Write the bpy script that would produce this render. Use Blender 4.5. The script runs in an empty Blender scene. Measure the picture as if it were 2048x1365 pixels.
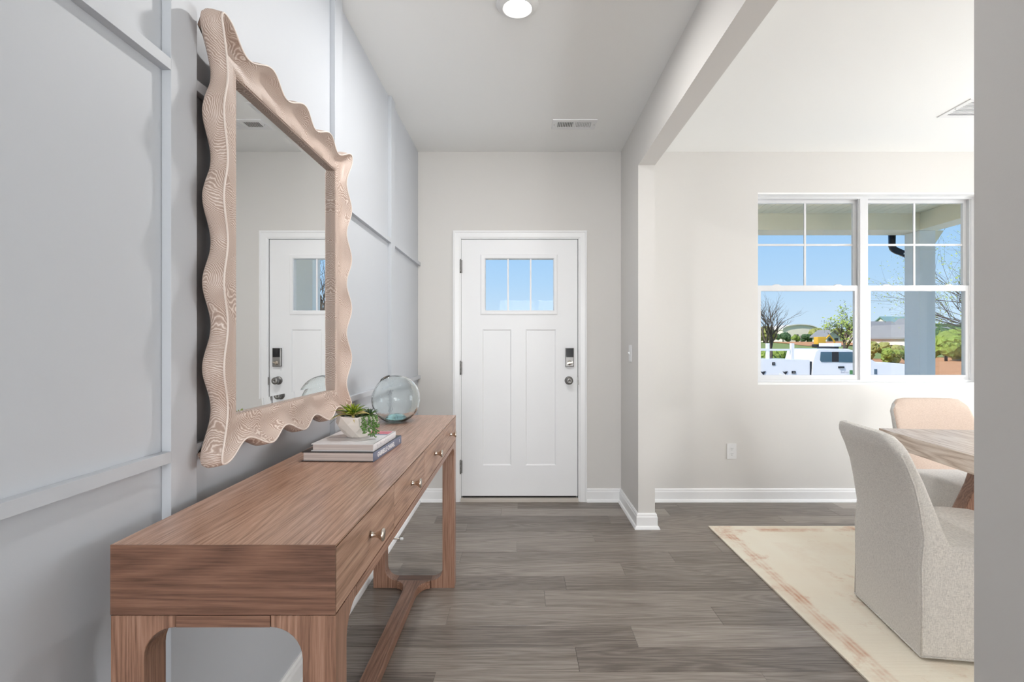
import bpy, bmesh, math, random
from mathutils import Vector, Matrix

R = random.Random(7)
PI = math.pi
S = bpy.context.scene
COL = S.collection

# ------------------------------------------------------------------ camera, sky, sun, exposure
FPX = 1024.0                       # focal length in pixels of the 2048 px frame
CAMZ = 1.23
cam_d = bpy.data.cameras.new('camera')
cam = bpy.data.objects.new('camera', cam_d)
COL.objects.link(cam)
cam.location = (0, 0, CAMZ)
cam.rotation_euler = (PI / 2, 0, 0)
cam_d.sensor_width = 36.0
cam_d.lens = FPX / 2048 * 36.0
cam_d.shift_x = -(1042 - 1024) / 2048
cam_d.shift_y = (690 - 682.5) / 2048
cam_d.clip_start = 0.02
cam_d.clip_end = 2000
S.camera = cam

S.view_settings.view_transform = 'Standard'
S.view_settings.look = 'None'
S.view_settings.exposure = 0.0
S.view_settings.gamma = 1.0
S.view_settings.use_curve_mapping = False
S.cycles.use_adaptive_sampling = True
S.cycles.adaptive_threshold = 0.1
S.cycles.use_light_tree = False
S.cycles.max_bounces = 10
S.cycles.diffuse_bounces = 4
S.cycles.glossy_bounces = 3
S.cycles.transmission_bounces = 10
S.cycles.transparent_max_bounces = 10
S.cycles.caustics_reflective = False
S.cycles.caustics_refractive = False
S.cycles.sample_clamp_indirect = 6.0


def lin(r, g=None, b=None):
    """sRGB 0..255 to linear"""
    if g is None:
        g = b = r
    out = []
    for c in (r, g, b):
        c = c / 255.0
        out.append(c / 12.92 if c <= 0.04045 else ((c + 0.055) / 1.055) ** 2.4)
    return tuple(out) + (1.0,)


w = bpy.data.worlds.new('sky')
S.world = w
w.use_nodes = True
nt = w.node_tree
nt.nodes.clear()
o_ = nt.nodes.new('ShaderNodeOutputWorld')
b_ = nt.nodes.new('ShaderNodeBackground')
t_ = nt.nodes.new('ShaderNodeTexCoord')
s_ = nt.nodes.new('ShaderNodeSeparateXYZ')
r_ = nt.nodes.new('ShaderNodeValToRGB')
nt.links.new(t_.outputs['Generated'], s_.inputs[0])
nt.links.new(s_.outputs[2], r_.inputs[0])
nt.links.new(r_.outputs[0], b_.inputs[0])
nt.links.new(b_.outputs[0], o_.inputs[0])
b_.inputs[1].default_value = 1.0
cr = r_.color_ramp
cr.elements[0].position = 0.0
cr.elements[0].color = lin(212, 233, 252)
cr.elements[1].position = 1.0
cr.elements[1].color = lin(66, 128, 214)
for p, c in ((0.05, (204, 230, 252)), (0.12, (182, 219, 252)), (0.22, (158, 206, 251)), (0.5, (104, 168, 236))):
    e = cr.elements.new(p)
    e.color = lin(*c)

sun_d = bpy.data.lights.new('sun', 'SUN')
sun = bpy.data.objects.new('sun', sun_d)
COL.objects.link(sun)
sun_d.energy = 5.2
sun_d.angle = 0.009
sun_d.color = (1.0, 0.96, 0.9)
sun.rotation_euler = Vector((0.72, 0.34, -0.80)).to_track_quat('-Z', 'Y').to_euler()



def window_light(name, loc, rot, sx, sy, radiance, col):
    """added area light outside an unseen opening, to brighten the rooms"""
    d = bpy.data.lights.new(name, 'AREA')
    d.shape = 'RECTANGLE'
    d.size, d.size_y = sx, sy
    d.energy = radiance * PI * sx * sy
    d.color = col
    o = bpy.data.objects.new(name, d)
    COL.objects.link(o)
    o.location = loc
    o.rotation_euler = rot
    return o


# fill lights outside the unseen openings added in the hall and dining room
window_light('hall_fill', (0.4, -5.40, 1.375), (PI / 2, 0, 0), 2.0, 2.15, 19.5, (0.985, 0.99, 1.0))
window_light('dining_fill', (4.72, 2.5, 1.08), (PI / 2, 0, PI / 2), 1.6, 2.06, 8.4, (0.97, 0.985, 1.0))

# ------------------------------------------------------------------ materials
MATS = {}


def nodes_of(name):
    m = bpy.data.materials.new(name)
    m.use_nodes = True
    n = m.node_tree
    return m, n, n.nodes['Principled BSDF']


def N(n, kind, **kw):
    x = n.nodes.new(kind)
    for k, v in kw.items():
        if k in x.inputs:
            x.inputs[k].default_value = v
        else:
            setattr(x, k, v)
    return x


def plain(name, col, rough=0.5, metal=0.0, spec=0.5, bump=0.0, bscale=200.0, vary=0.0, vscale=6.0, coat=0.0, emit=None, estr=0.0):
    m, n, p = nodes_of(name)
    p.inputs['Base Color'].default_value = col
    p.inputs['Roughness'].default_value = rough
    p.inputs['Metallic'].default_value = metal
    p.inputs['Specular IOR Level'].default_value = spec
    p.inputs['Coat Weight'].default_value = coat
    tc = N(n, 'ShaderNodeTexCoord')
    if bump:
        no = N(n, 'ShaderNodeTexNoise', Scale=bscale, Detail=3.0)
        n.links.new(tc.outputs['Object'], no.inputs['Vector'])
        bp = N(n, 'ShaderNodeBump', Strength=bump, Distance=0.002)
        n.links.new(no.outputs['Fac'], bp.inputs['Height'])
        n.links.new(bp.outputs['Normal'], p.inputs['Normal'])
    if vary:
        no = N(n, 'ShaderNodeTexNoise', Scale=vscale, Detail=5.0)
        n.links.new(tc.outputs['Object'], no.inputs['Vector'])
        mx = N(n, 'ShaderNodeMix', data_type='RGBA')
        n.links.new(no.outputs['Fac'], mx.inputs[0])
        mx.inputs[6].default_value = tuple(c * (1 - vary) for c in col[:3]) + (1,)
        mx.inputs[7].default_value = tuple(min(1, c * (1 + vary)) for c in col[:3]) + (1,)
        n.links.new(mx.outputs[2], p.inputs['Base Color'])
    if emit:
        p.inputs['Emission Color'].default_value = emit
        p.inputs['Emission Strength'].default_value = estr
    MATS[name] = m
    return m


def wood(name, axis, dark, mid, light, rings=16.0, ringamt=0.34, rough=0.42, fine=90.0, stretch=0.07, coat=0.0, bump=0.15, spec=0.5, rand=0.0):
    """straight to cathedral grain that runs along one axis of the object"""
    m, n, p = nodes_of(name)
    tc = N(n, 'ShaderNodeTexCoord')
    oi = N(n, 'ShaderNodeObjectInfo')
    off = N(n, 'ShaderNodeVectorMath', operation='SCALE')
    cmb = N(n, 'ShaderNodeCombineXYZ')
    n.links.new(oi.outputs['Random'], cmb.inputs[0])
    n.links.new(oi.outputs['Random'], cmb.inputs[1])
    n.links.new(oi.outputs['Random'], cmb.inputs[2])
    n.links.new(cmb.outputs[0], off.inputs[0])
    off.inputs['Scale'].default_value = 13.0
    ad = N(n, 'ShaderNodeVectorMath', operation='ADD')
    n.links.new(tc.outputs['Object'], ad.inputs[0])
    n.links.new(off.outputs[0], ad.inputs[1])
    mp = N(n, 'ShaderNodeMapping')
    sc = [1.0, 1.0, 1.0]
    sc['XYZ'.index(axis)] = stretch
    mp.inputs['Scale'].default_value = sc
    n.links.new(ad.outputs[0], mp.inputs['Vector'])
    # broad rings
    n1 = N(n, 'ShaderNodeTexNoise', Scale=7.0, Detail=2.0, Distortion=0.6)
    n.links.new(mp.outputs[0], n1.inputs['Vector'])
    mul = N(n, 'ShaderNodeMath', operation='MULTIPLY')
    mul.inputs[1].default_value = rings
    n.links.new(n1.outputs['Fac'], mul.inputs[0])
    fr = N(n, 'ShaderNodeMath', operation='PINGPONG')
    fr.inputs[1].default_value = 0.5
    n.links.new(mul.outputs[0], fr.inputs[0])
    dbl = N(n, 'ShaderNodeMath', operation='MULTIPLY')
    dbl.inputs[1].default_value = 2.0
    n.links.new(fr.outputs[0], dbl.inputs[0])
    # fine pores
    mp2 = N(n, 'ShaderNodeMapping')
    sc2 = [1.0, 1.0, 1.0]
    sc2['XYZ'.index(axis)] = 0.03
    mp2.inputs['Scale'].default_value = sc2
    n.links.new(ad.outputs[0], mp2.inputs['Vector'])
    n2 = N(n, 'ShaderNodeTexNoise', Scale=fine * 4, Detail=4.0, Roughness=0.65)
    n.links.new(mp2.outputs[0], n2.inputs['Vector'])
    # broad tone
    n3 = N(n, 'ShaderNodeTexNoise', Scale=2.2, Detail=2.0)
    n.links.new(mp.outputs[0], n3.inputs['Vector'])
    a1 = N(n, 'ShaderNodeMath', operation='MULTIPLY')
    a1.inputs[1].default_value = ringamt
    n.links.new(dbl.outputs[0], a1.inputs[0])
    a2 = N(n, 'ShaderNodeMath', operation='MULTIPLY_ADD')
    a2.inputs[1].default_value = 0.75
    n.links.new(n2.outputs['Fac'], a2.inputs[0])
    n.links.new(a1.outputs[0], a2.inputs[2])
    a3 = N(n, 'ShaderNodeMath', operation='MULTIPLY_ADD')
    a3.inputs[1].default_value = 0.35
    n.links.new(n3.outputs['Fac'], a3.inputs[0])
    n.links.new(a2.outputs[0], a3.inputs[2])
    src = a3
    if rand:
        a4 = N(n, 'ShaderNodeMath', operation='MULTIPLY_ADD')
        a4.inputs[1].default_value = rand
        n.links.new(oi.outputs['Random'], a4.inputs[0])
        n.links.new(a3.outputs[0], a4.inputs[2])
        a5 = N(n, 'ShaderNodeMath', operation='SUBTRACT')
        a5.inputs[1].default_value = rand * 0.5
        n.links.new(a4.outputs[0], a5.inputs[0])
        src = a5
    rp = N(n, 'ShaderNodeValToRGB')
    rp.color_ramp.elements[0].position = 0.44
    rp.color_ramp.elements[0].color = dark
    rp.color_ramp.elements[1].position = 0.96
    rp.color_ramp.elements[1].color = light
    e = rp.color_ramp.elements.new(0.68)
    e.color = mid
    n.links.new(src.outputs[0], rp.inputs[0])
    n.links.new(rp.outputs[0], p.inputs['Base Color'])
    p.inputs['Roughness'].default_value = rough
    p.inputs['Specular IOR Level'].default_value = spec
    p.inputs['Coat Weight'].default_value = coat
    p.inputs['Coat Roughness'].default_value = 0.3
    bp = N(n, 'ShaderNodeBump', Strength=bump, Distance=0.001)
    n.links.new(n2.outputs['Fac'], bp.inputs['Height'])
    n.links.new(bp.outputs['Normal'], p.inputs['Normal'])
    MATS[name] = m
    return m


# paint
plain('wall_grey', lin(223, 220, 216), 0.65, spec=0.25, bump=0.05, bscale=350)
plain('accent_grey', lin(199, 202, 207), 0.5, spec=0.35, bump=0.04, bscale=350)
plain('ceiling_white', lin(247, 247, 245), 0.8, spec=0.15, bump=0.05, bscale=250)
plain('trim_white', lin(248, 248, 248), 0.32, spec=0.45)
plain('door_white', lin(247, 247, 248), 0.38, spec=0.45, bump=0.03, bscale=120)
plain('vinyl_white', lin(224, 224, 225), 0.35)
plain('plastic_white', lin(238, 238, 238), 0.3)
plain('slot_dark', lin(70, 70, 70), 0.6)
plain('gap_black', lin(22, 20, 19), 0.8)
plain('nickel', lin(140, 138, 136), 0.42, metal=1.0)
plain('nickel_bright', lin(214, 204, 192), 0.18, metal=1.0)
plain('gloss_black', lin(22, 24, 30), 0.08, coat=0.5)
plain('sill_metal', lin(205, 196, 186), 0.45, metal=0.0)
plain('lamp_trim', lin(232, 232, 230), 0.3)
plain('lamp_glow', (1, 1, 1, 1), 0.5, emit=(1.0, 0.97, 0.92, 1), estr=9.0)
# furniture
for ax in 'XYZ':
    wood('walnut_' + ax, ax, lin(110, 78, 61), lin(155, 116, 95), lin(184, 148, 128), rings=26.0, ringamt=0.2, rough=0.36, stretch=0.05, fine=70, spec=0.5)
    wood('floor_wood_' + ax, ax, lin(102, 92, 84), lin(146, 136, 127), lin(178, 169, 160), ringamt=0.14, rough=0.33, fine=50, stretch=0.09, bump=0.05, rand=0.2, spec=0.5)
    wood('pale_oak_' + ax, ax, lin(176, 152, 134), lin(212, 194, 178), lin(234, 222, 210), rough=0.35, fine=60)
wood('walnut_top', 'Y', lin(140, 101, 77), lin(188, 144, 118), lin(214, 177, 153), rings=30.0, ringamt=0.16, rough=0.27, fine=80, stretch=0.035, coat=0.35)  # lighter than the other walnut: sheen put into the colour
wood('walnut_drawer', 'Y', lin(120, 88, 68), lin(168, 130, 107), lin(196, 162, 140), rings=20.0, ringamt=0.24, rough=0.4, fine=70, stretch=0.05)
wood('walnut_X', 'X', lin(88, 60, 46), lin(126, 90, 72), lin(152, 115, 95), rings=26.0, ringamt=0.2, rough=0.36, fine=70, stretch=0.05)  # same wood at the table ends, darkened to stand for their shade
plain('paper', lin(214, 204, 198), 0.8)


def lined_paper():
    m, n, p = nodes_of('paper_block')
    tc = N(n, 'ShaderNodeTexCoord')
    mp = N(n, 'ShaderNodeMapping')
    mp.inputs['Scale'].default_value = (4, 4, 700)
    no = N(n, 'ShaderNodeTexNoise', Scale=1.0, Detail=2.0)
    n.links.new(tc.outputs['Object'], mp.inputs[0])
    n.links.new(mp.outputs[0], no.inputs['Vector'])
    rp = N(n, 'ShaderNodeValToRGB')
    rp.color_ramp.elements[0].color = lin(176, 162, 156)
    rp.color_ramp.elements[1].color = lin(222, 212, 206)
    rp.color_ramp.elements[0].position = 0.3
    rp.color_ramp.elements[1].position = 0.7
    n.links.new(no.outputs['Fac'], rp.inputs[0])
    n.links.new(rp.outputs[0], p.inputs['Base Color'])
    p.inputs['Roughness'].default_value = 0.85
    MATS['paper_block'] = m


lined_paper()
plain('cover_white', lin(226, 224, 226), 0.3, vary=0.06, vscale=30)
plain('cover_black', lin(36, 33, 34), 0.3, vary=0.5, vscale=60)
plain('cover_blue', lin(112, 121, 144), 0.4)
plain('cover_pink', lin(206, 96, 112), 0.35, vary=0.35, vscale=60)
plain('cover_slate', lin(120, 130, 158), 0.35)
plain('print_white', lin(238, 238, 240), 0.5)
plain('print_grey', lin(186, 184, 190), 0.5)
plain('stone_bowl', lin(224, 216, 208), 0.55, bump=0.25, bscale=45, vary=0.06, vscale=20)
plain('soil', lin(66, 52, 38), 0.9)
plain('leaf_lime', lin(142, 158, 46), 0.42, vary=0.25, vscale=40)
plain('leaf_green', lin(84, 122, 48), 0.42, vary=0.3, vscale=40)
plain('leaf_dark', lin(58, 84, 58), 0.45, vary=0.3, vscale=60)
plain('leaf_tan', lin(206, 186, 118), 0.5, vary=0.15, vscale=40)
plain('pearl_leaf', lin(92, 128, 62), 0.4, vary=0.35, vscale=90)


def limed():
    """ceruse oak: brown with pale, closely curving grain lines"""
    m, n, p = nodes_of('limed_oak')
    tc = N(n, 'ShaderNodeTexCoord')
    no = N(n, 'ShaderNodeTexNoise', Scale=6.5, Detail=1.5, Distortion=0.3)
    n.links.new(tc.outputs['Object'], no.inputs['Vector'])
    dt = N(n, 'ShaderNodeVectorMath', operation='DOT_PRODUCT')
    dt.inputs[1].default_value = (0.35, 0.6, 0.8)
    n.links.new(tc.outputs['Object'], dt.inputs[0])
    ms = N(n, 'ShaderNodeMath', operation='MULTIPLY_ADD')
    ms.inputs[1].default_value = 0.20
    n.links.new(no.outputs['Fac'], ms.inputs[0])
    n.links.new(dt.outputs['Value'], ms.inputs[2])
    mu = N(n, 'ShaderNodeMath', operation='MULTIPLY')
    mu.inputs[1].default_value = 215.0
    n.links.new(ms.outputs[0], mu.inputs[0])
    n0 = N(n, 'ShaderNodeTexNoise', Scale=70.0, Detail=2.0)
    n.links.new(tc.outputs['Object'], n0.inputs['Vector'])
    ma = N(n, 'ShaderNodeMath', operation='MULTIPLY_ADD')
    ma.inputs[1].default_value = 1.6
    n.links.new(n0.outputs['Fac'], ma.inputs[0])
    n.links.new(mu.outputs[0], ma.inputs[2])
    pp = N(n, 'ShaderNodeMath', operation='PINGPONG')
    pp.inputs[1].default_value = 0.5
    n.links.new(ma.outputs[0], pp.inputs[0])
    rp = N(n, 'ShaderNodeValToRGB')
    rp.color_ramp.elements[0].position = 0.05
    rp.color_ramp.elements[0].color = lin(222, 207, 197)
    rp.color_ramp.elements[1].position = 0.42
    rp.color_ramp.elements[1].color = lin(170, 146, 132)
    e = rp.color_ramp.elements.new(0.2)
    e.color = lin(190, 168, 155)
    n.links.new(pp.outputs[0], rp.inputs[0])
    n.links.new(rp.outputs[0], p.inputs['Base Color'])
    p.inputs['Roughness'].default_value = 0.5
    bp = N(n, 'ShaderNodeBump', Strength=0.12, Distance=0.001)
    n.links.new(pp.outputs[0], bp.inputs['Height'])
    n.links.new(bp.outputs['Normal'], p.inputs['Normal'])
    MATS['limed_oak'] = m


limed()
plain('limed_pale', lin(228, 214, 204), 0.5)


def fabric(name, base, dark, sx=1.0):
    m, n, p = nodes_of(name)
    tc = N(n, 'ShaderNodeTexCoord')
    mp = N(n, 'ShaderNodeMapping')
    mp.inputs['Scale'].default_value = (90, 90, 900)
    no = N(n, 'ShaderNodeTexNoise', Scale=1.0, Detail=3.0)
    n.links.new(tc.outputs['Object'], mp.inputs[0])
    n.links.new(mp.outputs[0], no.inputs['Vector'])
    mp2 = N(n, 'ShaderNodeMapping')
    mp2.inputs['Scale'].default_value = (700, 700, 90)
    no2 = N(n, 'ShaderNodeTexNoise', Scale=1.0, Detail=2.0)
    n.links.new(tc.outputs['Object'], mp2.inputs[0])
    n.links.new(mp2.outputs[0], no2.inputs['Vector'])
    ad = N(n, 'ShaderNodeMath', operation='ADD')
    n.links.new(no.outputs['Fac'], ad.inputs[0])
    n.links.new(no2.outputs['Fac'], ad.inputs[1])
    rp = N(n, 'ShaderNodeValToRGB')
    rp.color_ramp.elements[0].position = 0.36
    rp.color_ramp.elements[0].color = dark
    rp.color_ramp.elements[1].position = 0.58
    rp.color_ramp.elements[1].color = base
    hf = N(n, 'ShaderNodeMath', operation='MULTIPLY')
    hf.inputs[1].default_value = 0.5
    n.links.new(ad.outputs[0], hf.inputs[0])
    n.links.new(hf.outputs[0], rp.inputs[0])
    n.links.new(rp.outputs[0], p.inputs['Base Color'])
    p.inputs['Roughness'].default_value = 0.9
    p.inputs['Specular IOR Level'].default_value = 0.15
    p.inputs['Sheen Weight'].default_value = 0.15
    bp = N(n, 'ShaderNodeBump', Strength=0.35, Distance=0.001)
    n.links.new(hf.outputs[0], bp.inputs['Height'])
    n.links.new(bp.outputs['Normal'], p.inputs['Normal'])
    MATS[name] = m


fabric('linen_grey', lin(236, 232, 226), lin(198, 194, 189))
fabric('linen_light', lin(226, 223, 219), lin(196, 193, 190))
fabric('linen_peach', lin(226, 206, 191), lin(204, 181, 165))


def rug_material():
    m, n, p = nodes_of('rug_weave')
    tc = N(n, 'ShaderNodeTexCoord')
    sp = N(n, 'ShaderNodeSeparateXYZ')
    n.links.new(tc.outputs['Object'], sp.inputs[0])
    # distance from the nearest edge in metres (the rug is 2.75 x 2.55 about its centre)

    def edge(out, half):
        a = N(n, 'ShaderNodeMath', operation='ABSOLUTE')
        n.links.new(sp.outputs[out], a.inputs[0])
        b = N(n, 'ShaderNodeMath', operation='SUBTRACT')
        b.inputs[0].default_value = half
        n.links.new(a.outputs[0], b.inputs[1])
        return b
    ex, ey = edge(0, RUG_W / 2), edge(1, RUG_D / 2)
    mn = N(n, 'ShaderNodeMath', operation='MINIMUM')
    n.links.new(ex.outputs[0], mn.inputs[0])
    n.links.new(ey.outputs[0], mn.inputs[1])
    band = N(n, 'ShaderNodeValToRGB')
    el = band.color_ramp.elements
    el[0].position = 0.0
    el[0].color = (0, 0, 0, 1)
    el[1].position = 1.0
    el[1].color = (0.0, 0.0, 0.0, 1)
    for ps, v in ((0.022, 0.12), (0.05, 0.16), (0.058, 0.55), (0.066, 0.25), (0.078, 0.6), (0.09, 0.2), (0.10, 0.5), (0.112, 0.05), (0.13, 0.0), (0.2, 0.02), (0.27, 0.0), (0.3, 0.06), (0.4, 0.1), (0.5, 0.0)):
        e = el.new(ps)
        e.color = (min(1, v * 1.7), min(1, v * 1.7), min(1, v * 1.7), 1)
    n.links.new(mn.outputs[0], band.inputs[0])
    # worn, patchy print
    no = N(n, 'ShaderNodeTexNoise', Scale=5.0, Detail=5.0, Roughness=0.65)
    n.links.new(tc.outputs['Object'], no.inputs['Vector'])
    wr = N(n, 'ShaderNodeMapRange')
    wr.inputs['From Min'].default_value = 0.40
    wr.inputs['From Max'].default_value = 0.66
    n.links.new(no.outputs['Fac'], wr.inputs['Value'])
    mu = N(n, 'ShaderNodeMath', operation='MULTIPLY')
    n.links.new(band.outputs[0], mu.inputs[0])
    n.links.new(wr.outputs[0], mu.inputs[1])
    no3 = N(n, 'ShaderNodeTexNoise', Scale=3.0, Detail=8.0, Roughness=0.75)
    n.links.new(tc.outputs['Object'], no3.inputs['Vector'])
    sp3 = N(n, 'ShaderNodeMapRange')
    sp3.inputs['From Min'].default_value = 0.56
    sp3.inputs['From Max'].default_value = 0.80
    n.links.new(no3.outputs['Fac'], sp3.inputs['Value'])
    ad = N(n, 'ShaderNodeMath', operation='ADD', use_clamp=True)
    n.links.new(mu.outputs[0], ad.inputs[0])
    n.links.new(sp3.outputs[0], ad.inputs[1])
    mx = N(n, 'ShaderNodeMix', data_type='RGBA')
    n.links.new(ad.outputs[0], mx.inputs[0])
    mx.inputs[7].default_value = lin(208, 146, 108)
    no4 = N(n, 'ShaderNodeTexNoise', Scale=2.0, Detail=3.0)
    n.links.new(tc.outputs['Object'], no4.inputs['Vector'])
    mb = N(n, 'ShaderNodeMix', data_type='RGBA')
    n.links.new(no4.outputs['Fac'], mb.inputs[0])
    mb.inputs[6].default_value = lin(250, 237, 216)
    mb.inputs[7].default_value = lin(252, 247, 232)
    n.links.new(mb.outputs[2], mx.inputs[6])
    n.links.new(mx.outputs[2], p.inputs['Base Color'])
    p.inputs['Roughness'].default_value = 0.95
    p.inputs['Specular IOR Level'].default_value = 0.1
    wv = N(n, 'ShaderNodeTexWave', Scale=60.0, Distortion=0.6, Detail=1.0)
    wv.bands_direction = 'Y'
    n.links.new(tc.outputs['Object'], wv.inputs['Vector'])
    bp = N(n, 'ShaderNodeBump', Strength=0.5, Distance=0.003)
    n.links.new(wv.outputs['Fac'], bp.inputs['Height'])
    n.links.new(bp.outputs['Normal'], p.inputs['Normal'])
    MATS['rug_weave'] = m


RUG_X0, RUG_X1, RUG_Y0, RUG_Y1 = 1.262, 4.25, 0.95, 3.45
RUG_W, RUG_D = RUG_X1 - RUG_X0, RUG_Y1 - RUG_Y0
rug_material()


def glass_material(name, col, ior, rough=0.0):
    m, n, p = nodes_of(name)
    p.inputs['Base Color'].default_value = col
    p.inputs['Roughness'].default_value = rough
    p.inputs['IOR'].default_value = ior
    p.inputs['Transmission Weight'].default_value = 1.0
    MATS[name] = m
    return m


def thin_glass():
    """window pane: clear, with a weak mirror reflection"""
    m, n, p = nodes_of('window_glass')
    n.nodes.remove(p)
    out = n.nodes['Material Output']
    tr = N(n, 'ShaderNodeBsdfTransparent')
    tr.inputs[0].default_value = (0.985, 0.99, 0.99, 1)
    gl = N(n, 'ShaderNodeBsdfGlossy')
    gl.inputs['Roughness'].default_value = 0.0
    mx = N(n, 'ShaderNodeMixShader')
    mx.inputs[0].default_value = 0.003
    n.links.new(tr.outputs[0], mx.inputs[1])
    n.links.new(gl.outputs[0], mx.inputs[2])
    n.links.new(mx.outputs[0], out.inputs[0])
    MATS['window_glass'] = m


thin_glass()
vg = glass_material('vase_glass', (0.955, 0.99, 0.99, 1), 1.28)
vn = vg.node_tree
vt = N(vn, 'ShaderNodeTexCoord')
vno = N(vn, 'ShaderNodeTexNoise', Scale=24.0, Detail=3.0, Distortion=0.8)
vn.links.new(vt.outputs['Object'], vno.inputs['Vector'])
vb = N(vn, 'ShaderNodeBump', Strength=0.35, Distance=0.004)
vn.links.new(vno.outputs['Fac'], vb.inputs['Height'])
vn.links.new(vb.outputs['Normal'], vn.nodes['Principled BSDF'].inputs['Normal'])
glass_material('vase_glass_thick', (0.52, 0.83, 0.84, 1), 1.45)
plain('mirror_silver', (0.93, 0.94, 0.94, 1), 0.0, metal=1.0)
# outdoors
plain('porch_white', lin(250, 244, 222), 0.5)
plain('porch_post', lin(240, 242, 242), 0.5)
plain('porch_slab', lin(205, 202, 194), 0.8, vary=0.08)
plain('siding', lin(200, 205, 205), 0.7)
plain('roof_dark', lin(80, 80, 84), 0.9)
plain('gutter_black', lin(40, 44, 54), 0.25)
plain('truck_white', lin(238, 238, 240), 0.2, coat=0.6)
plain('truck_glass', lin(70, 100, 122), 0.05, coat=1.0)
plain('truck_black', lin(36, 36, 40), 0.5)
plain('logo_green', lin(90, 142, 86), 0.5)
plain('grass_field', lin(128, 140, 74), 0.95, vary=0.4, vscale=0.8)
plain('dirt', lin(192, 138, 92), 0.95, vary=0.35, vscale=1.6)
plain('yard', lin(214, 196, 168), 0.95, vary=0.12, vscale=0.8)  # pale soil for the added sun-bouncing ground
plain('road', lin(176, 172, 166), 0.9, vary=0.1)
plain('bark', lin(96, 86, 78), 0.9)
plain('bush_green', lin(132, 150, 66), 0.8, vary=0.5, vscale=1.5)
plain('bush_dark', lin(72, 98, 60), 0.8, vary=0.4, vscale=1.2)
plain('bush_olive', lin(150, 150, 84), 0.8, vary=0.4, vscale=1.2)
plain('spring_leaf', lin(150, 166, 76), 0.7, vary=0.3, vscale=2)
plain('house_wall', lin(226, 220, 208), 0.8)
plain('house_roof', lin(138, 137, 136), 0.8, vary=0.15, vscale=0.5)
plain('house_roof_green', lin(128, 156, 152), 0.8, vary=0.15, vscale=0.5)
plain('hall_beige', lin(246, 232, 210), 0.8)
plain('hall_dark', lin(96, 84, 84), 0.6)
plain('machine_yellow', lin(230, 176, 60), 0.5)
plain('fill_glow_dining', (1, 1, 1, 1), 0.5, emit=(0.97, 0.98, 1.0, 1), estr=66.0)  # glow of the added dining fill lamp
plain('brass', lin(190, 160, 110), 0.3, metal=1.0)


# ------------------------------------------------------------------ mesh helpers
def obj(name, me, mat=None, parent=None, loc=None, rot=None):
    if isinstance(me, bmesh.types.BMesh):
        d = bpy.data.meshes.new(name)
        me.to_mesh(d)
        me.free()
        me = d
    o = bpy.data.objects.new(name, me)
    COL.objects.link(o)
    if mat is not None and hasattr(me, 'materials') and len(me.materials) == 0:
        me.materials.append(MATS[mat])
    if parent is not None:
        o.parent = parent
    if loc is not None:
        o.location = loc
    if rot is not None:
        o.rotation_euler = rot
    return o


def tag(o, label=None, cat=None, group=None, kind=None):
    if label:
        o['label'] = label
    if cat:
        o['category'] = cat
    if group:
        o['group'] = group
    if kind:
        o['kind'] = kind
    return o


def thing(name, label, cat, loc=(0, 0, 0), rotz=0.0, group=None):
    o = bpy.data.objects.new(name, None)
    COL.objects.link(o)
    o.empty_display_size = 0.1
    o.location = loc
    o.rotation_euler = (0, 0, rotz)
    return tag(o, label, cat, group)


def struct(name, bm, mat, parent=None, label=None):
    o = obj(name, bm, mat, parent)
    if parent is None:
        o['kind'] = 'structure'
        if label:
            o['label'] = label
    return o


def box(bm, x0, x1, y0, y1, z0, z1, bevel=0.0, seg=2):
    vs = [bm.verts.new((x, y, z)) for x in (x0, x1) for y in (y0, y1) for z in (z0, z1)]
    q = [(0, 1, 3, 2), (4, 6, 7, 5), (0, 4, 5, 1), (2, 3, 7, 6), (0, 2, 6, 4), (1, 5, 7, 3)]
    fs = [bm.faces.new([vs[i] for i in f]) for f in q]
    if bevel > 0:
        es = list({e for f in fs for e in f.edges})
        bmesh.ops.bevel(bm, geom=es, offset=bevel, segments=seg, profile=0.7, affect='EDGES')
    return bm


def boxes(*bs, bevel=0.0):
    bm = bmesh.new()
    for b in bs:
        box(bm, *b, bevel=bevel)
    return bm


def prism(bm, pts, axis, a, b, bevel=0.0, seg=2):
    """polygon pts (2-D) extruded along axis between a and b; the 2-D pair is the other two axes in xyz order"""
    def P(p, t):
        if axis == 'X':
            return (t, p[0], p[1])
        if axis == 'Y':
            return (p[0], t, p[1])
        return (p[0], p[1], t)
    A = [bm.verts.new(P(p, a)) for p in pts]
    B = [bm.verts.new(P(p, b)) for p in pts]
    n = len(pts)
    fs = [bm.faces.new(A), bm.faces.new(list(reversed(B)))]
    for i in range(n):
        j = (i + 1) % n
        fs.append(bm.faces.new((A[j], A[i], B[i], B[j])))
    bmesh.ops.recalc_face_normals(bm, faces=fs)
    if bevel > 0:
        es = [e for f in fs[:2] for e in f.edges]
        bmesh.ops.bevel(bm, geom=list(set(es)), offset=bevel, segments=seg, profile=0.7, affect='EDGES')
    return bm


def lathe(bm, prof, n=24, M=None, close=False):
    """prof = list of (r, z) about the z axis, optionally moved by matrix M"""
    rings = []
    for r, z in prof:
        if r < 1e-6:
            rings.append([bm.verts.new((0, 0, z))])
        else:
            rings.append([bm.verts.new((r * math.cos(2 * PI * i / n), r * math.sin(2 * PI * i / n), z)) for i in range(n)])
    fs = []
    for a, b in zip(rings, rings[1:]):
        for i in range(n):
            j = (i + 1) % n
            if len(a) == 1 and len(b) == 1:
                continue
            if len(a) == 1:
                fs.append(bm.faces.new((a[0], b[i], b[j])))
            elif len(b) == 1:
                fs.append(bm.faces.new((a[i], a[j], b[0])))
            else:
                fs.append(bm.faces.new((a[i], a[j], b[j], b[i])))
    vs = [v for r_ in rings for v in r_]
    if M is not None:
        bmesh.ops.transform(bm, matrix=M, verts=vs)
    for f in fs:
        f.smooth = True
    bmesh.ops.recalc_face_normals(bm, faces=fs)
    return bm


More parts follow.
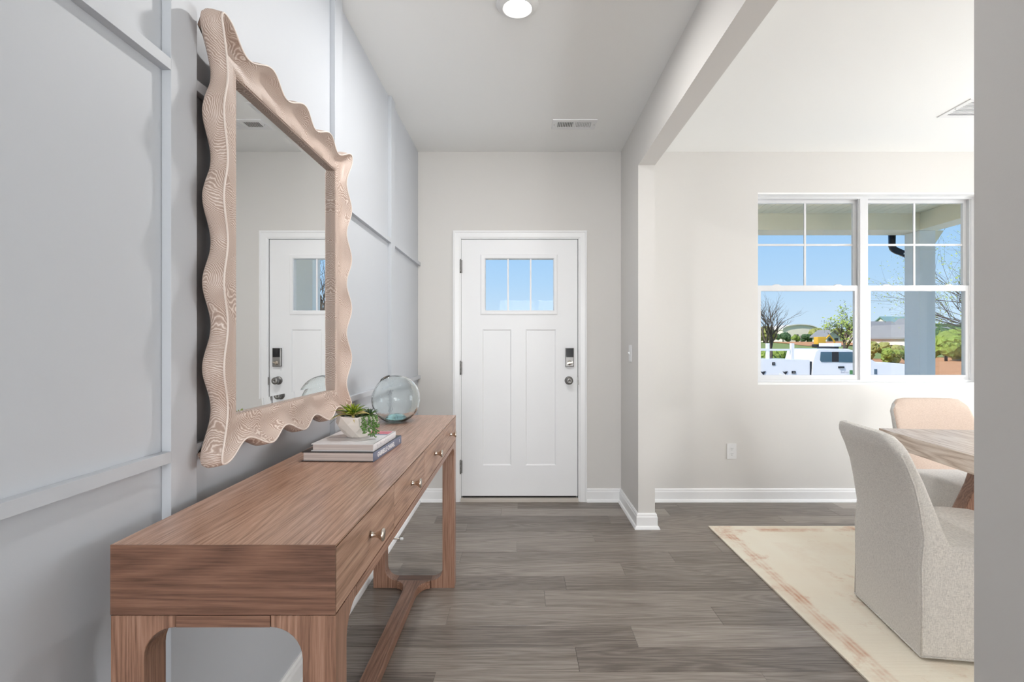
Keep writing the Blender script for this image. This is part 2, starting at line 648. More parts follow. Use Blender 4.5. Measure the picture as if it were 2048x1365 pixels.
def tube(bm, pts, rad, n=8, cap=True, flat=1.0):
    """tube along 3-D points; rad number or list"""
    pts = [Vector(p) for p in pts]
    m = len(pts)
    if not hasattr(rad, '__len__'):
        rad = [rad] * m
    rings = []
    up = None
    for i, p in enumerate(pts):
        d = (pts[min(i + 1, m - 1)] - pts[max(i - 1, 0)]).normalized()
        if up is None:
            up = Vector((0, 0, 1)) if abs(d.z) < 0.9 else Vector((1, 0, 0))
        a = d.cross(up)
        if a.length < 1e-6:
            a = d.orthogonal()
        a.normalize()
        b = a.cross(d).normalized()
        up = b
        rings.append([bm.verts.new(p + a * (rad[i] * math.cos(2 * PI * k / n)) + b * (rad[i] * flat * math.sin(2 * PI * k / n))) for k in range(n)])
    for A, B in zip(rings, rings[1:]):
        for k in range(n):
            f = bm.faces.new((A[k], A[(k + 1) % n], B[(k + 1) % n], B[k]))
            f.smooth = True
    if cap and n > 2:
        bm.faces.new(list(reversed(rings[0])))
        bm.faces.new(rings[-1])
    return bm


def smooth_mesh(o, angle=40):
    for p in o.data.polygons:
        p.use_smooth = True
    try:
        o.data.set_sharp_from_angle(angle=math.radians(angle))
    except Exception:
        pass
    return o


def dup(root, loc=None, rot=None, label=None):
    r = root.copy()
    COL.objects.link(r)
    if loc is not None:
        r.location = loc
    if rot is not None:
        r.rotation_euler = rot
    if label:
        r['label'] = label
    for ch in list(root.children):
        c = ch.copy()
        COL.objects.link(c)
        c.parent = r
        for g in list(ch.children):
            d = g.copy()
            COL.objects.link(d)
            d.parent = c
    return r


def arc(cx, cy, r, a0, a1, n=8):
    return [(cx + r * math.cos(math.radians(a0 + (a1 - a0) * i / n)), cy + r * math.sin(math.radians(a0 + (a1 - a0) * i / n))) for i in range(n + 1)]


# ------------------------------------------------------------------ key dimensions (metres)
XL = -0.807          # left wall
XF = -0.786          # face of its battens
YF = 4.0125          # inner face of front wall
YO = 4.17            # outer face
XR, XR2 = 0.784, 0.896   # foyer right wall, both faces
YS = 3.425           # end of the far stub
YN = 0.886           # end of the near stub
HC = 2.743
HB = 2.432           # underside of the beam
XD = 4.55            # dining right wall
YB = -5.2            # back wall of the hall
WX0, WX1, WZ0, WZ1 = 1.857, 3.625, 0.9165, 2.4236   # window opening
DX0, DX1, DZ1 = -0.476, 0.453, 2.066                # door opening

# ------------------------------------------------------------------ shell
bm = boxes((XL - 0.12, XL, YB, YO, -0.1, 3.0))
struct('wall_left', bm, 'accent_grey', label='pale cool grey panelled wall behind the console table')
bm = boxes((XL, DX0, YF, YO, -0.1, 3.0), (DX0, DX1, YF, YO, DZ1, 3.0), (DX1, WX0, YF, YO, -0.1, 3.0),
           (WX0, WX1, YF, YO, -0.1, WZ0), (WX0, WX1, YF, YO, WZ1, 3.0), (WX1, XD + 0.12, YF, YO, -0.1, 3.0))
wall_front = struct('wall_front', bm, 'wall_grey', label='warm light grey wall with the front door and dining window')
bm = boxes((XR, XR2, YS, YF, 0, HB), (XR, XR2, -2.5, YN, 0, HB), (XR, XR2, -2.5, YF, HB, HC))  # near run carried back, unseen, to block hall light from the table end
struct('wall_right', bm, 'wall_grey', label='grey partition with a wide cased opening and dropped header beam')
bm = boxes((XD, XD + 0.12, -0.45, 1.7, 0, HC), (XD, XD + 0.12, 3.3, YF, 0, HC), (XD, XD + 0.12, 1.7, 3.3, 0, 0.04), (XD, XD + 0.12, 1.7, 3.3, 2.12, HC))
struct('wall_dining_side', bm, 'wall_grey')  # unseen opening added here for the dining fill light
# hall behind the camera with an opening added for the fill light
bm = boxes((XD, XD + 0.12, YB, -0.45, 0, HC))
struct('wall_hall_side', bm, 'wall_grey')
bm = boxes((XL, -0.6, YB - 0.12, YB, 0, HC), (1.4, XD + 0.12, YB - 0.12, YB, 0, HC), (-0.6, 1.4, YB - 0.12, YB, 0, 0.3), (-0.6, 1.4, YB - 0.12, YB, 2.45, HC))
struct('wall_back', bm, 'wall_grey')
bm = boxes((XL, XD + 0.12, YB - 0.12, YF, HC, HC + 0.12))
struct('ceiling', bm, 'ceiling_white', label='white painted ceiling over the foyer and dining room')
bm = boxes((-3.5, 6.2, YB - 0.6, 6.25, 3.0, 3.12))
struct('roof', bm, 'roof_dark')  # unseen slab put over the house to block the sun

# floor: a base slab and planks
bm = boxes((XL - 0.1, XD, YB - 0.12, YO, -0.1, -0.004))
floor = struct('floor', bm, 'gap_black', label='grey-brown wood plank floor')


def plank_mesh(L, W):
    b = bmesh.new()
    c = 0.0012
    z0, z1 = -0.004, 0.0
    lo = [b.verts.new((x, y, z0)) for x, y in ((-L / 2, -W / 2), (L / 2, -W / 2), (L / 2, W / 2), (-L / 2, W / 2))]
    mi = [b.verts.new((x, y, z1 - c * 0.6)) for x, y in ((-L / 2, -W / 2), (L / 2, -W / 2), (L / 2, W / 2), (-L / 2, W / 2))]
    hi = [b.verts.new((x, y, z1)) for x, y in ((-L / 2 + c, -W / 2 + c), (L / 2 - c, -W / 2 + c), (L / 2 - c, W / 2 - c), (-L / 2 + c, W / 2 - c))]
    for A, B in ((lo, mi), (mi, hi)):
        for i in range(4):
            b.faces.new((A[i], A[(i + 1) % 4], B[(i + 1) % 4], B[i]))
    b.faces.new(hi)
    return b


PW, PL = 0.1597, 1.22
joints = {11: -0.144, 9: -0.363, 8: 0.46, 7: -0.025, 6: 0.873, 5: 0.557, 4: 0.228, 3: 0.116, 2: -0.33, 1: 0.478, 0: 0.22, -1: 0.9, 10: 0.62}
cache = {}


def lay(k, x0, x1, y0, y1):
    key = (round(x1 - x0, 4), round(y1 - y0, 4))
    if key not in cache:
        b = plank_mesh(key[0] - 0.0006, key[1] - 0.0006)
        d = bpy.data.meshes.new('plank')
        b.to_mesh(d)
        b.free()
        d.materials.append(MATS['floor_wood_X'])
        cache[key] = d
    obj('plank', cache[key], None, floor, ((x0 + x1) / 2, (y0 + y1) / 2, 0))


for k in range(-7, 14):
    y0 = 1.763 + 0.1597 * k + 0.16
    y1 = min(y0 + PW, YF)
    if y0 >= YF:
        break
    j = joints.get(k, R.uniform(-0.5, 0.7))
    x = j - PL * 2
    while x < XD:
        a, b = max(x, XL), min(x + PL, XD)
        if b - a > 0.02:
            lay(k, a, b, y0, y1)
        x += PL
# the rest of the hall floor, behind the viewer, in the same boards
yb = 1.763 + 0.16 - 0.1597 * 7
k = 0
while yb > YB:
    y0 = max(yb - PW * 2, YB)
    x = -R.uniform(0.9, 2.0)
    while x < XD:
        a, b = max(x, XL), min(x + PL * 2, XD)
        if b - a > 0.02:
            lay(k, a, b, y0, yb)
        x += PL * 2
    yb = y0


# baseboards: profile = (out from wall, height)
BB = [(0, 0), (0.028, 0), (0.028, 0.006), (0.022, 0.018), (0.0145, 0.0225), (0.0145, 0.078), (0.011, 0.088), (0.011, 0.096), (0.006, 0.104), (0, 0.104)]


def baseboard(name, p0, p1, nrm, m0=0.0, m1=0.0):
    """runs from p0 to p1 (2-D), grows along nrm; m0/m1 = -1 inside mitre, +1 outside mitre"""
    b = bmesh.new()
    p0, p1, nv = Vector(p0), Vector(p1), Vector(nrm)
    d = (p1 - p0).normalized()
    A, B = [], []
    for o, z in BB:
        a = p0 + nv * o - d * (o * m0)
        c = p1 + nv * o + d * (o * m1)
        A.append(b.verts.new((a.x, a.y, z)))
        B.append(b.verts.new((c.x, c.y, z)))
    n = len(BB)
    for i in range(n):
        j = (i + 1) % n
        b.faces.new((A[i], A[j], B[j], B[i]))
    b.faces.new(A)
    b.faces.new(B)
    bmesh.ops.recalc_face_normals(b, faces=b.faces[:])
    return struct(name, b, 'trim_white')


CX0, CX1, CZ1 = -0.531, 0.515, 2.124       # outer edges of door casing
baseboard('baseboard_left', (XL, YF), (XL, YB), (1, 0), -1, 0)
baseboard('baseboard_front_left', (XL, YF), (CX0, YF), (0, -1), -1, 0)
baseboard('baseboard_front_mid', (CX1, YF), (XR, YF), (0, -1), 0, -1)
b1 = baseboard('baseboard_right', (XR, YF), (XR, YS), (-1, 0), -1, 1)
baseboard('baseboard_stub_end', (XR, YS), (XR2, YS), (0, -1), 1, 1)
baseboard('baseboard_stub_side', (XR2, YS), (XR2, YF), (1, 0), 1, -1)
baseboard('baseboard_front_right', (XR2, YF), (XD, YF), (0, -1), -1, -1)
baseboard('baseboard_dining_side', (XD, YF), (XD, YB), (-1, 0), -1, 0)
baseboard('baseboard_near_right', (XR, YN), (XR, -2.5), (-1, 0), 1, 0)
baseboard('baseboard_near_end', (XR, YN), (XR2, YN), (0, 1), 1, 1)

# battens and rails of the panelled wall
BY = [0.14, 1.150, 2.163, 3.105]
BW = 0.092
for i, y in enumerate(BY):
    tag(struct('trim_%d' % (i + 1), boxes((XL, XF, y, y + BW, 0.105, HC - 0.001), bevel=0.0012), 'accent_grey'))
n = len(BY) + 1
edges = [YB] + [v for y in BY for v in (y, y + BW)] + [YF]
for z0, z1 in ((0.9645, 0.990), (1.8475, 1.8735)):
    for a, b in zip(edges[0::2], edges[1::2]):
        struct('trim_%d' % n, boxes((XL, XF, a, b, z0, z1), bevel=0.0008), 'accent_grey')
        n += 1

# ------------------------------------------------------------------ front door
door = bpy.data.objects.new('door_1', None)
COL.objects.link(door)
tag(door, 'white craftsman front door with a three-pane lite', kind='structure')
cy = YF - 0.016


def casing_side(x0, x1, s):
    b = bmesh.new()
    pr = [(0, 0), (0.062, 0), (0.062, 0.016), (0.052, 0.018), (0.046, 0.012), (0.014, 0.010), (0.006, 0.006), (0, 0.004)]
    for za, zb in ((0.0, CZ1),):
        A, B = [], []
        for u, t in pr:
            x = (x0 + u) if s < 0 else (x1 - u)
            x = (x1 - u) if s < 0 else (x0 + u)
            A.append(b.verts.new((x, YF - t, za)))
            B.append(b.verts.new((x, YF - t, DZ1 - 0.006 + u)))
        for i in range(len(pr)):
            j = (i + 1) % len(pr)
            b.faces.new((A[i], A[j], B[j], B[i]))
        b.faces.new(A)
        b.faces.new(B)
    bmesh.ops.recalc_face_normals(b, faces=b.faces[:])
    return b


obj('casing', casing_side(CX0, CX0 + 0.062, -1), 'trim_white', door)
obj('casing', casing_side(CX1 - 0.062, CX1, 1), 'trim_white', door)
b = bmesh.new()
pr = [(0, 0), (0.062, 0), (0.062, 0.016), (0.052, 0.018), (0.046, 0.012), (0.014, 0.010), (0.006, 0.006), (0, 0.004)]
A = [b.verts.new((CX0 + 0.062 - u, YF - t, DZ1 - 0.006 + u)) for u, t in pr]
B = [b.verts.new((CX1 - 0.062 + u, YF - t, DZ1 - 0.006 + u)) for u, t in pr]
for i in range(len(pr)):
    j = (i + 1) % len(pr)
    b.faces.new((A[i], A[j], B[j], B[i]))
b.faces.new(A)
b.faces.new(B)
bmesh.ops.recalc_face_normals(b, faces=b.faces[:])
obj('casing', b, 'trim_white', door)
# jamb
obj('jamb', boxes((DX0, DX0 + 0.004, YF, YO, 0, DZ1), (DX1 - 0.004, DX1, YF, YO, 0, DZ1), (DX0, DX1, YF, YO, DZ1 - 0.003, DZ1),
                  (DX0 + 0.004, DX0 + 0.02, YF + 0.06, YO, 0, DZ1 - 0.003), (DX1 - 0.02, DX1 - 0.004, YF + 0.06, YO, 0, DZ1 - 0.003), (DX0 + 0.02, DX1 - 0.02, YF + 0.06, YO, DZ1 - 0.02, DZ1 - 0.003)), 'trim_white', door)
obj('weather_strip', boxes((DX0 + 0.004, DX0 + 0.0075, YF + 0.014, YF + 0.06, 0.04, DZ1 - 0.003), (DX1 - 0.0085, DX1 - 0.004, YF + 0.014, YF + 0.06, 0.04, DZ1 - 0.003),
                           (DX0 + 0.0075, DX1 - 0.0085, YF + 0.014, YF + 0.06, DZ1 - 0.007, DZ1 - 0.003)), 'slot_dark', door)
obj('threshold', boxes((DX0 + 0.004, DX1 - 0.004, YF - 0.02, YO, 0, 0.027), bevel=0.003), 'sill_metal', door)
obj('door_sweep', boxes((DX0 + 0.02, DX1 - 0.02, YF + 0.016, YF + 0.05, 0.0275, 0.0415)), 'gap_black', door)
# slab of stiles, rails and sunk panels
sx0, sx1, sz0, sz1 = DX0 + 0.0075, DX1 - 0.0085, 0.042, DZ1 - 0.0075
sy0, sy1 = YF + 0.010, YF + 0.054
lx0, lx1, lz0, lz1 = -0.316, 0.284, 1.468, 1.937      # cut-out for the lite frame
pa = (-0.303, -0.077)
pb = (0.037, 0.274)
pz0, pz1 = 0.282, 1.350
slab = obj('door_slab', boxes(
    (sx0, lx0, sy0, sy1, sz0, sz1), (lx1, sx1, sy0, sy1, sz0, sz1), (lx0, lx1, sy0, sy1, lz1, sz1),
    (lx0, lx1, sy0, sy1, pz1, lz0), (lx0, lx1, sy0, sy1, sz0, pz0),
    (lx0, pa[0], sy0, sy1, pz0, pz1), (pa[1], pb[0], sy0, sy1, pz0, pz1), (pb[1], lx1, sy0, sy1, pz0, pz1)), 'door_white', door)


def sunk(x0, x1, z0, z1):
    b = bmesh.new()
    d, c = 0.007, 0.009
    o = [b.verts.new((x, sy0, z)) for x, z in ((x0, z0), (x1, z0), (x1, z1), (x0, z1))]
    i_ = [b.verts.new((x, sy0 + d, z)) for x, z in ((x0 + c, z0 + c), (x1 - c, z0 + c), (x1 - c, z1 - c), (x0 + c, z1 - c))]
    for k in range(4):
        b.faces.new((o[k], o[(k + 1) % 4], i_[(k + 1) % 4], i_[k]))
    b.faces.new(i_)
    box(b, x0, x1, sy0 + 0.02, sy1, z0, z1)
    bmesh.ops.recalc_face_normals(b, faces=b.faces[:])
    return b


obj('panel', sunk(pa[0], pa[1], pz0, pz1), 'door_white', slab)
obj('panel', sunk(pb[0], pb[1], pz0, pz1), 'door_white', slab)
# lite: frame, two bars, three panes
gx0, gx1, gz0, gz1 = -0.280, 0.256, 1.500, 1.906


def picture_frame(bm, x0, x1, z0, z1, ix0, ix1, iz0, iz1, y0, y1, lip=0.006):
    pro = [(0.0, y1), (0.0, y0 + 0.004), (0.25, y0), (0.8, y0), (1.0, y0 + lip), (1.0, y1)]
    rings = []
    for t, y in pro:
        xa, xb = x0 + (ix0 - x0) * t, x1 + (ix1 - x1) * t
        za, zb = z0 + (iz0 - z0) * t, z1 + (iz1 - z1) * t
        rings.append([bm.verts.new(p) for p in ((xa, y, za), (xb, y, za), (xb, y, zb), (xa, y, zb))])
    fs = []
    for k in range(len(rings)):
        A, B = rings[k], rings[(k + 1) % len(rings)]
        for i in range(4):
            j = (i + 1) % 4
            fs.append(bm.faces.new((A[i], A[j], B[j], B[i])))
    bmesh.ops.recalc_face_normals(bm, faces=fs)
    return bm


obj('lite_frame', picture_frame(bmesh.new(), lx0 - 0.004, lx1 + 0.004, lz0 - 0.004, lz1 + 0.004, gx0, gx1, gz0, gz1, sy0 - 0.009, sy1 + 0.006), 'door_white', slab)
for px in (1016, 1061.4):
    x = (px - 1042) / 255.2
    obj('muntin', boxes((x - 0.006, x + 0.006, sy0 + 0.004, sy0 + 0.022, gz0 - 0.003, gz1 + 0.003), bevel=0.002), 'door_white', slab)
xs = [gx0, (1016 - 1042) / 255.2, (1061.4 - 1042) / 255.2, gx1]
for a, b in zip(xs, xs[1:]):
    obj('pane', boxes((a + 0.003, b - 0.003, sy0 + 0.012, sy0 + 0.016, gz0, gz1)), 'window_glass', slab)
# hinges
for z in (1.844, 1.048, 0.272):
    b = bmesh.new()
    lathe(b, [(0, -0.052), (0.0065, -0.052), (0.0065, -0.018), (0.0055, -0.017), (0.0065, -0.016), (0.0065, 0.017), (0.0055, 0.018), (0.0065, 0.019), (0.0065, 0.052), (0.003, 0.057), (0, 0.057)], 12,
          Matrix.Translation((DX0 + 0.003, YF - 0.006, z)))
    box(b, DX0 - 0.010, DX0 + 0.016, YF - 0.0005, YF + 0.0018, z - 0.05, z + 0.05)
    obj('hinge', b, 'nickel', door)
# keypad lock, knob, latch plate
kx, kz = 0.380, 1.132
lock = obj('keypad_lock', boxes((kx - 0.033, kx + 0.033, sy0 - 0.024, sy0, kz - 0.074, kz + 0.074), bevel=0.005), 'nickel', door)
obj('touch_screen', boxes((kx - 0.029, kx + 0.029, sy0 - 0.0265, sy0 - 0.0245, kz + 0.001, kz + 0.070), bevel=0.0008), 'gloss_black', lock)
b = bmesh.new()
lathe(b, [(0, 0.0), (0.017, 0.0), (0.017, 0.006), (0, 0.006)], 20, Matrix.Translation((kx, sy0 - 0.024, kz - 0.043)) @ Matrix.Rotation(PI / 2, 4, 'X'))
prism(b, [(-0.024, -0.004), (-0.02, -0.009), (0.02, 0.001), (0.024, 0.005), (0.02, 0.010), (-0.016, 0.003)], 'Y', -0.012, 0.0)
bmesh.ops.translate(b, verts=[v for v in b.verts if v.co.z < 0.5], vec=(kx, sy0 - 0.03, kz - 0.043))
obj('thumb_turn', b, 'nickel_bright', lock)
b = bmesh.new()
lathe(b, [(0, 0), (0.033, 0), (0.033, 0.004), (0.028, 0.009), (0.013, 0.012), (0.012, 0.03), (0.018, 0.036), (0.0265, 0.044), (0.0285, 0.053), (0.026, 0.061), (0.018, 0.066), (0.007, 0.067), (0.006, 0.065), (0, 0.065)], 28,
      Matrix.Translation((0.376, sy0, 0.949)) @ Matrix.Rotation(PI / 2, 4, 'X'))
obj('door_knob', b, 'nickel', door)
b = boxes((DX1 - 0.010, DX1 + 0.002, YF - 0.003, YF + 0.004, 0.917, 0.975), bevel=0.001)
box(b, DX1 - 0.012, DX1 - 0.004, YF - 0.007, YF - 0.002, 0.935, 0.957, bevel=0.002)
obj('strike_plate', b, 'nickel', door)

# ------------------------------------------------------------------ dining windows: two double-hung units in one opening
WYF = YF + 0.075
obj_sill = struct('trim_sill', boxes((WX0, WX1, YF + 0.001, WYF + 0.005, WZ0, WZ0 + 0.016), (WX0, WX1, YF + 0.001, WYF, WZ1 - 0.012, WZ1)), 'trim_white')
MX = 2.738


def window_unit(idx, x0, x1):
    wn = bpy.data.objects.new('window_%d' % idx, None)
    COL.objects.link(wn)
    tag(wn, 'white double-hung dining window unit with a four-pane upper sash, ' + ('left half' if idx == 1 else 'right half'), kind='structure')
    z0, z1 = WZ0 + 0.016, WZ1 - 0.012
    f = 0.030
    y0, y1 = WYF, YO + 0.01
    b = boxes((x0, x0 + f, y0, y1, z0, z1), (x1 - f, x1, y0, y1, z0, z1), (x0 + f, x1 - f, y0, y1, z1 - f * 0.55, z1), (x0 + f, x1 - f, y0, y1, z0, z0 + f * 0.6))
    obj('window_frame', b, 'vinyl_white', wn)
    b = boxes((x0 + f, x0 + f + 0.008, y0 + 0.008, y0 + 0.02, z0 + f * 0.6, z1 - f * 0.55), (x1 - f - 0.008, x1 - f, y0 + 0.008, y0 + 0.02, z0 + f * 0.6, z1 - f * 0.55))
    obj('track', b, 'vinyl_white', wn)
    zm = 1.683
    ix0, ix1 = x0 + f, x1 - f
    # upper sash (outer track)
    ya, yb = y0 + 0.045, y0 + 0.07
    sw = 0.026
    su = obj('upper_sash', boxes((ix0, ix0 + sw, ya, yb, zm - 0.018, z1 - f * 0.55), (ix1 - sw, ix1, ya, yb, zm - 0.018, z1 - f * 0.55),
                                 (ix0 + sw, ix1 - sw, ya, yb, z1 - f * 0.55 - 0.022, z1 - f * 0.55), (ix0 + sw, ix1 - sw, ya, yb, zm - 0.018, zm + 0.02)), 'vinyl_white', wn)
    xm = (ix0 + ix1) / 2
    zt = z1 - f * 0.55 - 0.022
    zb = zm + 0.02
    zc = (zt + zb) / 2
    obj('muntin', boxes((xm - 0.008, xm + 0.008, ya + 0.008, ya + 0.018, zb, zt), bevel=0.002), 'vinyl_white', su)
    obj('muntin', boxes((ix0 + sw, xm - 0.008, ya + 0.008, ya + 0.018, zc - 0.008, zc + 0.008), bevel=0.002), 'vinyl_white', su)
    obj('muntin', boxes((xm + 0.008, ix1 - sw, ya + 0.008, ya + 0.018, zc - 0.008, zc + 0.008), bevel=0.002), 'vinyl_white', su)
    for pa_, pb_ in ((ix0 + sw, xm - 0.008), (xm + 0.008, ix1 - sw)):
        for qa, qb in ((zb, zc - 0.008), (zc + 0.008, zt)):
            obj('pane', boxes((pa_, pb_, ya + 0.011, ya + 0.014, qa, qb)), 'window_glass', su)
    # lower sash (inner track)
    ya, yb = y0 + 0.014, y0 + 0.04
    sl = obj('lower_sash', boxes((ix0, ix0 + 0.034, ya, yb, z0 + f * 0.6, zm + 0.022), (ix1 - 0.034, ix1, ya, yb, z0 + f * 0.6, zm + 0.022),
                                 (ix0 + 0.034, ix1 - 0.034, ya, yb, zm - 0.022, zm + 0.022), (ix0 + 0.034, ix1 - 0.034, ya, yb, z0 + f * 0.6, z0 + f * 0.6 + 0.036)), 'vinyl_white', wn)
    obj('pane', boxes((ix0 + 0.034, ix1 - 0.034, ya + 0.011, ya + 0.014, z0 + f * 0.6 + 0.036, zm - 0.022)), 'window_glass', sl)
    for u in (0.2, 0.8):
        xx = ix0 + (ix1 - ix0) * u
        b = bmesh.new()
        prism(b, [(xx - 0.035, zm + 0.022), (xx + 0.035, zm + 0.022), (xx + 0.014, zm + 0.032), (xx - 0.014, zm + 0.032)], 'Y', ya + 0.002, yb, bevel=0.001)
        obj('sash_lock', b, 'vinyl_white', sl)


window_unit(1, WX0, MX)
window_unit(2, MX, WX1)

# unseen window added behind the viewer to carry the hall fill light
wn = bpy.data.objects.new('window_3', None)
COL.objects.link(wn)
tag(wn, 'unseen white window added at the back of the hall for fill light', kind='structure')
for a, b in ((-0.6, 0.4), (0.4, 1.4)):
    obj('window_frame', boxes((a, a + 0.05, YB - 0.1, YB - 0.03, 0.3, 2.45), (b - 0.05, b, YB - 0.1, YB - 0.03, 0.3, 2.45),
                              (a + 0.05, b - 0.05, YB - 0.1, YB - 0.03, 0.3, 0.36), (a + 0.05, b - 0.05, YB - 0.1, YB - 0.03, 2.39, 2.45)), 'vinyl_white', wn)
    obj('pane', boxes((a + 0.05, b - 0.05, YB - 0.07, YB - 0.066, 0.36, 2.39)), 'window_glass', wn)

wn = bpy.data.objects.new('window_4', None)  # unseen glazed door added to carry the dining fill light
COL.objects.link(wn)
tag(wn, 'unseen white glazed door added at the side of the dining room for fill light', kind='structure')
for a, b in ((1.7, 2.5), (2.5, 3.3)):
    obj('window_frame', boxes((XD + 0.03, XD + 0.09, a, a + 0.05, 0.04, 2.12), (XD + 0.03, XD + 0.09, b - 0.05, b, 0.04, 2.12),
                              (XD + 0.03, XD + 0.09, a + 0.05, b - 0.05, 0.04, 0.10), (XD + 0.03, XD + 0.09, a + 0.05, b - 0.05, 2.06, 2.12)), 'vinyl_white', wn)
    obj('pane', boxes((XD + 0.058, XD + 0.062, a + 0.05, b - 0.05, 0.10, 2.06)), 'window_glass', wn)


# ------------------------------------------------------------------ ceiling lamps
def disc_lamp(x, y, label, power):
    t = thing('ceiling_lamp', label, 'ceiling light', (x, y, HC))
    b = bmesh.new()
    lathe(b, [(0.094, 0.0), (0.094, -0.004), (0.088, -0.010), (0.072, -0.019), (0.066, -0.021), (0.0625, -0.019), (0.0625, -0.0125), (0.0, -0.0125)], 40)
    obj('trim_ring', b, 'lamp_trim', t)
    b = bmesh.new()
    lathe(b, [(0.062, -0.0130), (0.050, -0.017), (0.025, -0.0195), (0.0, -0.020)], 40)
    obj('diffuser', b, 'lamp_glow', t)
    ld = bpy.data.lights.new('lamp_light', 'AREA')
    ld.shape = 'DISK'
    ld.size = 0.12
    ld.energy = power
    ld.color = (1.0, 0.99, 0.975)
    lo = bpy.data.objects.new('lamp_light', ld)
    COL.objects.link(lo)
    lo.parent = t
    lo.location = (0, 0, -0.024)
    return t


disc_lamp(-0.016, 2.275, 'round white flush lamp glowing on the foyer ceiling', 17)


def fill_globe(x, y, z, r, label, glow):
    t = thing('fill_lamp', label, 'lamp', (x, y, 0))
    b = bmesh.new()
    lathe(b, [(0, 0), (0.13, 0), (0.13, 0.012), (0.02, 0.022), (0.011, 0.03), (0.011, z - r), (0.045, z - r + 0.004), (0.045, z - r + 0.012), (0, z - r + 0.012)], 28)
    obj('stand', b, 'brass', t)
    b = bmesh.new()
    lathe(b, [(0, -r)] + [(r * math.cos(math.radians(a)), r * math.sin(math.radians(a))) for a in range(-80, 90, 10)] + [(0, r)], 24, Matrix.Translation((0, 0, z)))
    obj('globe', b, glow, t)
    return t


fill_globe(4.1, 0.2, 0.62, 0.16, 'unseen low opal globe added as fill light at the near end of the dining room', 'fill_glow_dining')  # unseen lamp added to brighten the dining room and beam

# ------------------------------------------------------------------ ceiling vents
def vent(x0, x1, y0, y1, label, split=True):
    t = thing('ceiling_vent', label, 'vent', ((x0 + x1) / 2, (y0 + y1) / 2, HC), group='ceiling vents')
    hx, hy = (x1 - x0) / 2, (y1 - y0) / 2
    b = bmesh.new()
    m = 0.036
    zt = -0.006
    ring = [((-hx, -hy), (hx, hy), 0.0), ((-hx + 0.002, -hy + 0.002), (hx - 0.002, hy - 0.002), zt), ((-hx + m, -hy + m), (hx - m, hy - m), zt), ((-hx + m, -hy + m), (hx - m, hy - m), -0.001)]
    rs = []
    for lo_, hi_, z in ring:
        rs.append([b.verts.new(p) for p in ((lo_[0], lo_[1], z), (hi_[0], lo_[1], z), (hi_[0], hi_[1], z), (lo_[0], hi_[1], z))])
    for A, B in zip(rs, rs[1:]):
        for i in range(4):
            j = (i + 1) % 4
            b.faces.new((A[i], A[j], B[j], B[i]))
    bmesh.ops.recalc_face_normals(b, faces=b.faces[:])
    obj('vent_frame', b, 'plastic_white', t)
    obj('duct_opening', boxes((-hx + m, hx - m, -hy + m, hy - m, -0.0012, -0.0004)), 'slot_dark', t)
    ix0, ix1 = -hx + m, hx - m
    b = bmesh.new()
    if split:
        nsl = 20
        st = (ix1 - ix0) / nsl
        me = None
        for i in range(nsl + 1):
            x = ix0 + st * i
            if abs(x) < st * 0.6:
                continue
            tilt = 0.0018 if x < 0 else -0.0022
            bb = bmesh.new()
            prism(bb, [(-0.0015 - tilt, zt + 0.0005), (0.0028 - tilt, zt + 0.0005), (0.0028 + tilt, -0.0014), (-0.0015 + tilt, -0.0014)], 'Y', -hy + m, hy - m)
            obj('slat', bb, 'plastic_white', t, (x, 0, 0))
        obj('mullion', boxes((-st * 0.55, st * 0.55, -hy + m, hy - m, zt, -0.0012)), 'plastic_white', t)
    else:
        nsl = 10
        for i in range(1, nsl):
            y = -hy + m + (2 * hy - 2 * m) * i / nsl
            obj('slat', boxes((ix0, ix1, y - 0.004, y + 0.004, zt + 0.0005, -0.0014)), 'plastic_white', t)
    for sx in (-1, 1):
        bb = bmesh.new()
        lathe(bb, [(0, 0), (0.004, 0), (0.003, -0.0015), (0, -0.002)], 10, Matrix.Translation((sx * (hx - 0.014), 0, zt)))
        obj('screw', bb, 'nickel', t)
    return t


vent(0.213, 0.515, 3.43, 3.585, 'white slatted supply vent in the foyer ceiling near the front door')
vent(2.76, 3.07, 3.14, 3.40, 'white grille vent in the dining room ceiling by the window', split=False)

# ------------------------------------------------------------------ wall plates
t = thing('wall_outlet', 'white duplex outlet on the wall below the dining window', 'outlet', (1.650, YF, 0.395))
pl = obj('cover_plate', boxes((-0.037, 0.037, -0.0055, 0, -0.060, 0.060), bevel=0.002), 'plastic_white', t)
for dz in (0.020, -0.020):
    b = bmesh.new()
    pts = arc(0, 0, 0.017, 0, 360, 24)[:-1]
    pts = [(x, max(-0.0135, min(0.0135, z))) for x, z in pts]
    prism(b, pts, 'Y', -0.0075, -0.005)
    rc = obj('receptacle', b, 'plastic_white', t, (0, 0, dz))
    for dx, h in ((-0.0065, 0.004), (0.0065, 0.0035)):
        obj('slot', boxes((dx - 0.001, dx + 0.001, -0.0078, -0.0072, -0.001 + 0.003 - h, 0.003 + h)), 'slot_dark', rc)
    obj('slot', boxes((-0.002, 0.002, -0.0078, -0.0072, -0.0105, -0.0065)), 'slot_dark', rc)
t = thing('light_switch', 'white toggle light switch on the foyer side wall', 'light switch', (XR, 3.665, 1.168))
obj('cover_plate', boxes((-0.0055, 0, -0.037, 0.037, -0.060, 0.060), bevel=0.002), 'plastic_white', t)
b = bmesh.new()
prism(b, [(-0.005, -0.012), (-0.005, 0.012), (-0.019, 0.011), (-0.019, 0.003)], 'Y', -0.005, 0.005, bevel=0.001)
obj('toggle', b, 'plastic_white', t)

